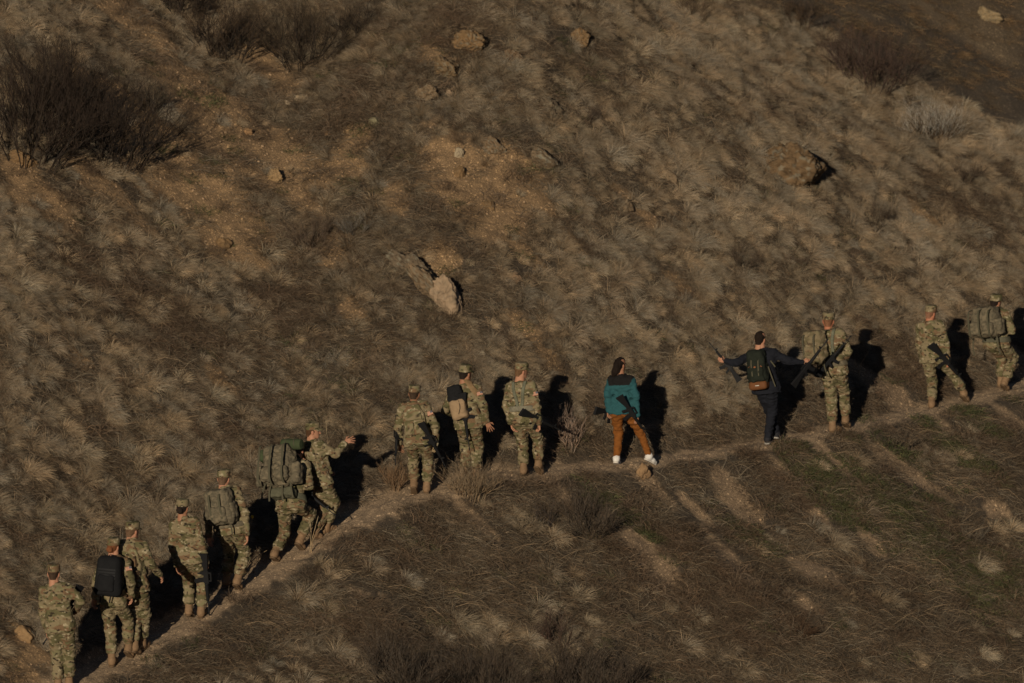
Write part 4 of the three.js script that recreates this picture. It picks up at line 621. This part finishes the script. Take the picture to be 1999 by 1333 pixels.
const P9 = person({ seed: 9, H: 1.82, face: 14, look: 44, pel: [915, 825], neck: [906, 750], head: [909, 729], Lf: [905, 944, 22], Rf: [926, 938], Lw: [889, 812, -0.25], Le: [870, 800, 0.05], Rw: [950, 823, 0.05], cap: 1, skin: MID, hairCol: [0.02, 0.013, 0.01], patch: 1, sling: [0.41, 0.62, 0.036],
  Rhd: [0.4, -0.8, 0.1], Rpalm: [-0.2, 0, -1], Rh: 'open', label: 'soldier with wide tan sling strap and a black and tan bag, behind the dry bush' });
pack(P9, 'black and tan sling bag hanging on the soldier behind the dry bush', 'sling_bag', { r: -0.09, u: 0.62, off: 0.16, roll: 0.06 }, g => {
  soft(g, 'top_section', [0.0, 0.1, 0.03], [0.12, 0.13, 0.07], 0.05, plain([0.012, 0.012, 0.013], 0.2), { taper: -0.15 }); soft(g, 'lower_section', [0.02, -0.13, 0.05], [0.125, 0.15, 0.085], 0.06, plain([0.27, 0.185, 0.11], 0.12), { wr: 0.018 });
  part(g, 'drawcord', tube([[0.06, 0.0, 0.12], [0.07, -0.1, 0.15], [0.03, -0.2, 0.14]], 0.005), blackMat); part(g, 'buckle', new THREE.TorusGeometry(0.022, 0.005, 6, 16).translate(0.12, -0.02, 0.1), blackMat);
});
rifle(pt(P9, 901, 768, 0.17), pt(P9, 917, 880, 0.16), V(-0.9, 0.1, 0.2), 'rifle slung muzzle down behind the soldier with the sling bag', 0.88);
const P10 = person({ seed: 10, H: 1.78, face: 16, look: 58, pel: [1021, 815], neck: [1016, 744], head: [1018, 724], Lf: [1020, 934, 12], Rf: [1042, 930, 48, 14], Lw: [999, 826, 0.0], Rw: [1052, 828, 0.03], cap: 1, skin: LIGHT, hairCol: [0.13, 0.07, 0.035], harness: 1, belt: [0.26, 0.075], beltCol: plain([0.16, 0.145, 0.105], 0.3), patch: 1, Rh: 'grip',
  label: 'soldier looking right in grey harness and belt, rightmost of the middle three' });
rifle(pt(P10, 1019, 803, 0.29), pt(P10, 1098, 842, -0.28), V(0.1, 1, 0.3), 'rifle held level at the hip of the soldier in grey harness');
const TEAL = [0.022, 0.078, 0.088];
const P11 = person({ seed: 11, H: 1.68, face: 18, look: 42, female: 1, pel: [1214, 801], neck: [1212, 732], head: [1211, 712], nod: -4, Lf: [1201, 911, 24, -6], Rf: [1257, 911, 30, 30, 0.02], Lw: [1188, 803, 0.0], Le: [1186, 768, 0.0], Rw: [1244, 813, 0.07], Re: [1241, 772, 0.04], Lh: 'grip', Rh: 'grip', hair: 'long', hairCol: [0.013, 0.008, 0.006], skin: MID, hem: -0.1, slim: 0.9, cut: 0.1, shoe: 1, boot: [0.6, 0.57, 0.53], sole: [0.55, 0.5, 0.44],
  jacket2: (a, r, x, y, z) => { const k = 1 + 0.12 * noise(x * 60, y * 60, z * 60); return a > 0.72 && Math.abs(r) < 0.165 + (a - 0.7) * 0.25 ? [0.012, 0.011, 0.011] : TEAL.map(q => q * k); }, trousers: plain([0.185, 0.066, 0.015], 0.1), label: 'woman in teal fleece with black yoke, rust brown trousers and white sneakers' });
rifle(pt(P11, 1163, 800, 0.18), pt(P11, 1232, 812, -0.55), V(0.1, 1, 0.1), 'rifle in the left hand of the woman in teal, butt showing');
rifle(pt(P11, 1211, 774, 0.29), pt(P11, 1266, 854, -0.02), V(0.6, 0.8, 0.2), 'rifle in the right hand of the woman in teal, across her hip', 0.9);
const NAVY = plain([0.012, 0.013, 0.018], 0.12);
const P12 = person({ seed: 12, H: 1.80, face: 16, look: 30, pel: [1495, 753], neck: [1487, 681], head: [1484, 662], Lf: [1514, 861, 20], Rf: [1497, 867], base: 'R', Lw: [1416, 705, -0.05], Le: [1438, 708, 0.02], Rw: [1567, 707, -0.1], Re: [1537, 704, -0.04], Lhd: [-0.9, 0.3, 0.1], Lpalm: [0, 0, -1], Rhd: [0.9, 0.1, 0], Rpalm: [0, 0, -1], Lh: 'grip', Rh: 'grip', skin: LIGHT, hairCol: [0.016, 0.01, 0.007], jacket: NAVY, trousers: NAVY, hem: -0.2, cut: 0.08, shoe: 1, boot: [0.02, 0.02, 0.024], sole: [0.3, 0.28, 0.25], slim: 0.98,
  label: 'man in navy with both arms spread wide holding a rifle in each hand' });
rifle(pt(P12, 1444, 742, 0.02), pt(P12, 1384, 668, -0.1), V(0.77, 0.63, 0.1), 'rifle held upright in the left hand of the man in navy');
rifle(pt(P12, 1548, 752, 0.1), pt(P12, 1617, 661, -0.15), V(-0.6, 0.5, 0.5), 'rifle held upright in the right hand of the man in navy');
pack(P12, 'dark green canvas backpack with brown leather base on the man in navy', 'backpack', { r: -0.04, u: 0.5, off: 0.2 }, g => {
  const K = plain([0.016, 0.019, 0.014], 0.2), LE = plain([0.13, 0.052, 0.02], 0.2);
  soft(g, 'main_bag', [0, 0.04, 0.03], [0.15, 0.26, 0.11], 0.07, K, { belly: 0.02, taper: -0.12 }); soft(g, 'leather_base', [0, -0.25, 0.03], [0.145, 0.07, 0.115], 0.05, LE, { wr: 0.004, mat: leather }); soft(g, 'front_pocket', [0.01, -0.07, 0.14], [0.115, 0.12, 0.04], 0.035, K);
  for (const x of [-0.09, 0.0, 0.09]) part(g, 'leather_tab', extr([[-0.022, 0], [0, 0.015], [0.022, 0], [0, -0.015]], 0.006, 0.001).translate(x, 0.04, 0.185 - Math.abs(x) * 0.3), mat([0.2, 0.075, 0.03], 0.7));
  part(g, 'name_plate', new THREE.BoxGeometry(0.06, 0.012, 0.004).translate(0, -0.25, 0.15), buckle);
  for (const s of [-1, 1]) { part(g, 'shoulder_strap', band([[s * 0.08, 0.22, -0.04], [s * 0.11, 0.27, -0.12], [s * 0.14, 0.14, -0.26], [s * 0.17, -0.08, -0.22], [s * 0.16, -0.2, -0.02]], 0.05, 0.012), blackMat); part(g, 'front_webbing', band([[s * 0.05, 0.26, 0.08], [s * 0.055, 0.1, 0.165], [s * 0.05, -0.1, 0.19]], 0.018, 0.004), strapMat); }
  for (const [a, b] of [[[0.16, 0.02, -0.02], [0.24, -0.3, -0.02]], [[0.17, 0.12, -0.1], [0.26, 0.0, -0.06]]]) part(g, 'hanging_webbing', band([a, [(a[0] + b[0]) / 2 + 0.01, (a[1] + b[1]) / 2, a[2] + 0.04], b], 0.018, 0.003), strapMat);
});
const P13 = person({ seed: 13, H: 1.84, face: 18, look: 8, pel: [1628, 722], neck: [1618, 642], head: [1617, 626], Lf: [1622, 845, 0, 25], Rf: [1645, 840, 32, 10], Lw: [1600, 705, -0.2], Rw: [1648, 706, -0.2], Re: [1655, 686, 0.02], cap: 1, skin: [0.36, 0.145, 0.08], hairCol: [0.16, 0.075, 0.04], belt: [0.16, 0.06], beltCol: ucp(7), harness: 1,
  label: 'soldier with tan pack and rifle slung across the back, right of the man in navy' });
pack(P13, 'tan grey assault pack on the soldier right of the man in navy', 'assault_pack', { r: -0.16, u: 0.6, off: 0.2, yaw: -0.3 }, g => {
  const K = camo(40), Y = (x, y, z) => { const c = K(x, y, z); return [lerp(c[0], 0.155, 0.45), lerp(c[1], 0.118, 0.45), lerp(c[2], 0.072, 0.45)]; };
  soft(g, 'main_bag', [0, 0, 0.05], [0.18, 0.25, 0.12], 0.08, Y, { belly: 0.03 }); soft(g, 'lid', [0, 0.22, 0.05], [0.16, 0.06, 0.11], 0.05, Y); soft(g, 'front_pocket', [0, -0.08, 0.18], [0.14, 0.13, 0.05], 0.04, Y); ruckStraps(g, [-0.1, 0.1], 0.21, -0.22, 0.24); shoulderStraps(g);
  for (const x of [-0.16, 0.05, 0.17]) part(g, 'hanging_webbing', band([[x, -0.2, 0.12], [x * 1.1, -0.32, 0.13], [x * 1.2, -0.46, 0.1]], 0.022, 0.003), strapMat);
});
rifle(pt(P13, 1597, 731, 0.34), pt(P13, 1648, 671, 0.16), V(-0.7, 0.6, 0.3), 'rifle slung diagonally over the back of the soldier with the tan pack', 0.8);
const P14 = person({ seed: 14, H: 1.76, face: 20, look: 42, pel: [1821, 697], neck: [1815, 626], head: [1817, 611], Lf: [1817, 799, 0], Rf: [1872, 788, 42, 22], Lw: [1802, 706, -0.15], Rw: [1851, 703, 0.03], cap: 1, skin: [0.37, 0.155, 0.09], hairCol: [0.2, 0.1, 0.06], Rh: 'grip',
  label: 'pink necked soldier in long stride without a pack, second from the right' });
rifle(pt(P14, 1819, 673, 0.3), pt(P14, 1884, 748, -0.1), V(0.6, 0.8, 0.2), 'rifle across the hip of the striding soldier second from the right');
const P15 = person({ seed: 15, H: 1.80, face: 34, look: 46, pel: [1946, 670], neck: [1944, 604], head: [1944, 590], Lf: [1938, 764, 10, 0, 0, 0.2], Rf: [1953, 767, 40, 0], base: 'R', Lw: [1950, 625, -0.35], Rw: [1969, 618, -0.12], Re: [1974, 645, 0.05], Rh: 'grip', cap: 1, skin: MID, hairCol: [0.02, 0.013, 0.01], belt: [0.12, 0.08], beltCol: plain([0.085, 0.08, 0.055], 0.2),
  label: 'rightmost soldier, bearing a wide grey camouflage rucksack' });
pack(P15, 'wide grey camouflage rucksack on the rightmost soldier', 'rucksack', { r: -0.02, u: 0.6, off: 0.2, roll: 0.05 }, g => {
  const K = ucp(9); soft(g, 'main_bag', [0, 0, 0.08], [0.23, 0.22, 0.14], 0.09, K, { belly: 0.03, wr: 0.016 }); soft(g, 'lid', [0, 0.2, 0.08], [0.2, 0.07, 0.13], 0.06, K);
  for (const s of [-1, 1]) { soft(g, 'side_pouch', [s * 0.25, -0.05, 0.08], [0.06, 0.13, 0.09], 0.045, K); soft(g, 'front_pouch', [s * 0.11, -0.07, 0.24], [0.1, 0.11, 0.06], 0.045, K); }
  ruckStraps(g, [-0.18, 0, 0.18], 0.31, -0.2, 0.24); shoulderStraps(g); for (const x of [-0.22, 0.2]) part(g, 'hanging_webbing', band([[x, -0.18, 0.12], [x * 1.1, -0.34, 0.14], [x * 1.15, -0.5, 0.1]], 0.024, 0.004), strapMat);
});
// ---------------------------------------------------------------- shrubs and stalks
const shrubMat = vmat(0.9);
function shrub(u, v, h, w, label, o = {}) {
  const c = o.at ?? hit(u, v), R = rng(o.seed ?? Math.round(u * 3 + v)), S = new Strips(), T = new Strips(), G = new THREE.Group(), col = o.col ?? [0.06, 0.042, 0.032], tip = o.tip ?? col, n = o.n ?? 26, dh = slopeDir(c.x, c.z);
  const grow = (p, d, L, r, lvl) => {
    const seg = lvl === 0 ? 4 : 3; let q = p.clone(), dir = d.clone();
    for (let k = 0; k < seg; k++) {
      const nx = q.clone().addScaledVector(dir, L / seg); if (nx.y < 0.02) nx.y = 0.02;
      const cl = tone(R, lvl >= 2 ? tip : col, 0.3), r1 = r * (1 - (k + 1) / seg * 0.55); (lvl < 1 ? S : T).twig(q, nx, r * (1 - k / seg * 0.55), r1, cl); q = nx;
      dir = dir.clone().add(V(R() - 0.5, (R() - 0.5) * 0.8 + (o.lift ?? 0.05), R() - 0.5).multiplyScalar(o.wiggle ?? 0.62)).normalize();
      if (lvl < (o.depth ?? 3)) { const m = lvl === 0 ? 1 + (R() < 0.7) : R() < (o.fork ?? 0.75) ? 1 : 0; for (let j = 0; j < m; j++) grow(q, dir.clone().add(V(R() - 0.5, R() * 0.5 - 0.1, R() - 0.5).multiplyScalar(o.open ?? 1.6)).normalize(), L * (0.45 + 0.3 * R()) * (1 - k / seg * 0.3), r1 * 0.72, lvl + 1); }
    }
  };
  for (let k = 0; k < n; k++) { const a = R() * 6.283, s = Math.sqrt(R()), b = V(Math.cos(a) * s * w * 0.22, 0, Math.sin(a) * s * w * 0.22); b.y = height(c.x + b.x, c.z + b.z) - c.y - 0.03; const d = V(Math.cos(a) * s * w * 0.5, h * (1 - 0.35 * s), Math.sin(a) * s * w * 0.5).addScaledVector(dh, (o.lean ?? 0.1) * h).normalize(); grow(b, d, h * (0.55 + 0.4 * R()) * 0.72, o.r ?? 0.009, 0); }
  part(G, 'branches', S.geo(), shrubMat); part(G, 'twigs', T.geo(), shrubMat); G.position.copy(c); G.children.forEach(m => { m.userData.kind = 'stuff'; });
  return top(G, o.name ?? 'shrub', label, o.cat ?? 'shrub', 'leafless shrubs on the slope');
}
const DARKT = [0.034, 0.025, 0.019], DGREY = [0.06, 0.046, 0.034], PALE = [0.16, 0.14, 0.115];
shrub(55, 300, 1.9, 2.2, 'large dark leafless bush cut by the left edge of the picture', { n: 44, col: DARKT, r: 0.012, tip: [0.042, 0.029, 0.022] });
shrub(215, 305, 1.85, 2.2, 'large dark leafless bush with paler twigs, just inside the left edge', { n: 42, col: DARKT, r: 0.012, tip: [0.052, 0.038, 0.029] });
shrub(110, 205, 1.3, 1.9, 'dark bush rising behind the two large ones at upper left', { n: 30, col: DARKT, r: 0.011, tip: [0.042, 0.03, 0.022] });
shrub(290, 215, 0.55, 0.7, 'small pale twigged bush at the right rim of the large dark bush', { n: 18, col: DGREY, tip: [0.13, 0.105, 0.075], r: 0.007 });
shrub(440, 105, 1.2, 1.7, 'dark thorny bush at the top edge, left one of the top pair', { n: 34, col: DARKT, tip: [0.08, 0.055, 0.036], r: 0.01 });
shrub(590, 118, 1.25, 1.8, 'dark branching bush at the top edge, right one of the top pair', { n: 34, col: DARKT, tip: [0.07, 0.052, 0.034], r: 0.01 });
shrub(690, 62, 0.6, 0.9, 'low dark brush at the top edge, right of the top pair', { n: 20, col: DARKT, r: 0.008 });
shrub(350, 20, 0.8, 1.3, 'dark low brush at the very top, left of the top pair', { n: 26, col: DARKT, r: 0.01 });
shrub(790, 1352, 0.95, 1.3, 'grey brown leafless shrub at the bottom edge, left of three', { n: 48, col: DGREY, tip: [0.1, 0.078, 0.06] });
shrub(960, 1372, 1.05, 1.5, 'grey brown leafless shrub at the bottom edge, middle of three', { n: 54, col: DGREY, tip: [0.095, 0.072, 0.054] });
shrub(1140, 1368, 1.05, 1.6, 'grey brown leafless shrub at the bottom edge, right of three', { n: 54, col: DGREY, tip: [0.09, 0.068, 0.052] });
shrub(1215, 1330, 0.45, 0.8, 'small dark shrub by the bottom edge, right beside the three', { n: 16, col: DARKT });
shrub(1085, 1258, 0.72, 0.6, 'thin upright shrub with forked twigs casting shadow on the lower bank', { n: 9, col: [0.07, 0.045, 0.034], r: 0.009 });
shrub(1695, 168, 1.35, 1.8, 'purplish brown rounded bush standing on the ridge line', { n: 46, col: [0.07, 0.046, 0.036], tip: [0.085, 0.056, 0.044], r: 0.008, lean: 0 });
shrub(1815, 275, 0.9, 1.1, 'pale silver grey sagebrush just under the ridge line', { n: 46, col: [0.08, 0.055, 0.035], tip: [0.45, 0.41, 0.345], r: 0.006, lean: 0.05, name: 'sagebrush' });
shrub(1150, 1043, 0.85, 1.15, 'grey twiggy shrub below the trail left of the white sneakers', { n: 40, col: DGREY, tip: [0.12, 0.09, 0.068], r: 0.007, depth: 2 });
shrub(1062, 1030, 0.6, 0.5, 'small sparse shrub with dark stems left of the grey twiggy one', { n: 10, col: [0.05, 0.04, 0.034], tip: [0.1, 0.07, 0.05], r: 0.007, depth: 2 });
shrub(1112, 872, 0.75, 0.42, 'wiry pale pinkish twig tangle in the shadow of the harnessed soldier', { n: 16, col: [0.27, 0.19, 0.14], tip: [0.3, 0.22, 0.17], r: 0.0075, depth: 2, wiggle: 1.1, open: 1.6 });
shrub(915, 962, 0.62, 1.0, 'dry straw coloured bush in front of the legs of the sling bag soldier', { n: 60, col: [0.21, 0.15, 0.092], tip: [0.27, 0.2, 0.13], r: 0.006, depth: 2 });
shrub(770, 952, 0.5, 0.36, 'upright reddish straw clump left of the stocky vested soldier', { n: 60, col: [0.22, 0.14, 0.08], tip: [0.25, 0.17, 0.105], r: 0.0045, depth: 1, lean: 0 });
shrub(655, 895, 0.6, 0.8, 'loose brown brush behind the soldier reaching out a hand', { n: 22, col: [0.12, 0.085, 0.055], tip: [0.15, 0.11, 0.07], r: 0.004, depth: 2 });
shrub(610, 478, 0.6, 1.1, 'fuzzy brown brush on the left middle slope, left of the pale outcrop', { n: 34, col: [0.1, 0.07, 0.05], tip: [0.12, 0.087, 0.062], r: 0.005 });
shrub(690, 455, 0.45, 0.6, 'pale grey twig clump right beside the fuzzy brown brush', { n: 22, col: PALE, r: 0.005, depth: 2, lean: 0.7 });
shrub(1705, 432, 0.5, 0.65, 'small brown brush on the right slope below the lichen boulder', { n: 24, col: [0.09, 0.065, 0.045], r: 0.005 });
shrub(1455, 520, 0.4, 0.6, 'low brown brush in grass above the man in navy', { n: 20, col: [0.09, 0.066, 0.046], r: 0.005 });
shrub(1885, 350, 0.45, 0.7, 'low brown brush near the right edge below the sagebrush', { n: 20, col: [0.085, 0.06, 0.042], r: 0.005 });
shrub(1130, 235, 0.4, 0.7, 'low brown brush right of the round grassy stone', { n: 18, col: [0.09, 0.064, 0.046], r: 0.005 });
shrub(1350, 30, 0.5, 0.9, 'blurred brown brush beyond the ridge, left of the ridge bush', { n: 20, col: [0.09, 0.062, 0.04], r: 0.006 });
shrub(1560, 45, 0.6, 0.9, 'blurred dark brush beyond the ridge beside the ridge bush', { n: 20, col: [0.07, 0.048, 0.032], r: 0.007 });
shrub(1760, 870, 0.35, 0.7, 'low tangled twigs on the green lower bank below the striding soldier', { n: 20, col: [0.13, 0.1, 0.07], r: 0.004, depth: 2 });
shrub(1560, 1235, 0.3, 0.9, 'low rust brown brush on the lower right bank', { n: 26, col: [0.1, 0.06, 0.036], r: 0.004, depth: 2, lean: 0.6 });
shrub(1900, 1050, 0.3, 0.8, 'low pale twig mat near the right edge of the lower bank', { n: 22, col: [0.14, 0.115, 0.085], r: 0.004, depth: 2, lean: 0.6 });
function stalks(u, v, label, list, flower) {
  const c = hit(u, v), G = new THREE.Group(); G.position.copy(c); const R = rng(u);
  for (const [x, y, z] of list) { const S = new Strips(); let p = V((R() - 0.5) * 0.06, -0.02, (R() - 0.5) * 0.06); for (let k = 1; k <= 5; k++) { const t = k / 5, q = V(x * t * t + 0.02 * (R() - 0.5), y * t, z * t); S.twig(p, q, 0.006, 0.004, tone(R, [0.27, 0.2, 0.12], 0.2)); p = q; } part(G, 'stalk', S.geo(), shrubMat); if (flower) { const f = new THREE.IcosahedronGeometry(0.022, 1); f.scale(1, 1.2, 1); f.translate(x, y, z); part(G, 'flower_head', f, mat([0.5, 0.32, 0.03], 0.8), 'tiny yellow flower head'); flower = 0; } }
  return top(G, 'dry_stalks', label, 'dry stalks', 'single dry stalks along the trail');
}
stalks(607, 1078, 'pale dry stalks in front of the bent and the reaching soldiers', [[-0.01, 0.5, 0], [0.12, 0.55, 0.02], [0.2, 0.42, 0]]);
stalks(302, 1228, 'two pale dry stalks sticking out right of the red haired soldier', [[0.25, 0.22, 0], [0.28, 0.1, 0.02]]);
stalks(404, 1195, 'single pale stalk by the boots of the dark bunned soldier', [[0.03, 0.36, 0.02], [-0.08, 0.14, 0]]);
stalks(480, 1120, 'dry stalks with a tiny yellow flower above the trail, left of the bent soldier', [[0.1, 0.85, 0], [0.2, 0.4, 0.05], [-0.05, 0.5, 0], [0.3, 0.35, 0]], 1);
stalks(640, 880, 'tall single stalk behind the cap of the reaching soldier', [[-0.03, 0.5, 0], [0.1, 0.3, 0]]);
stalks(1675, 735, 'short dry stalks in the shadow of the soldier with the tan pack', [[0.1, 0.3, 0], [0.16, 0.4, 0], [-0.05, 0.25, 0]]);
growGrass();
renderer.render(scene, camera);
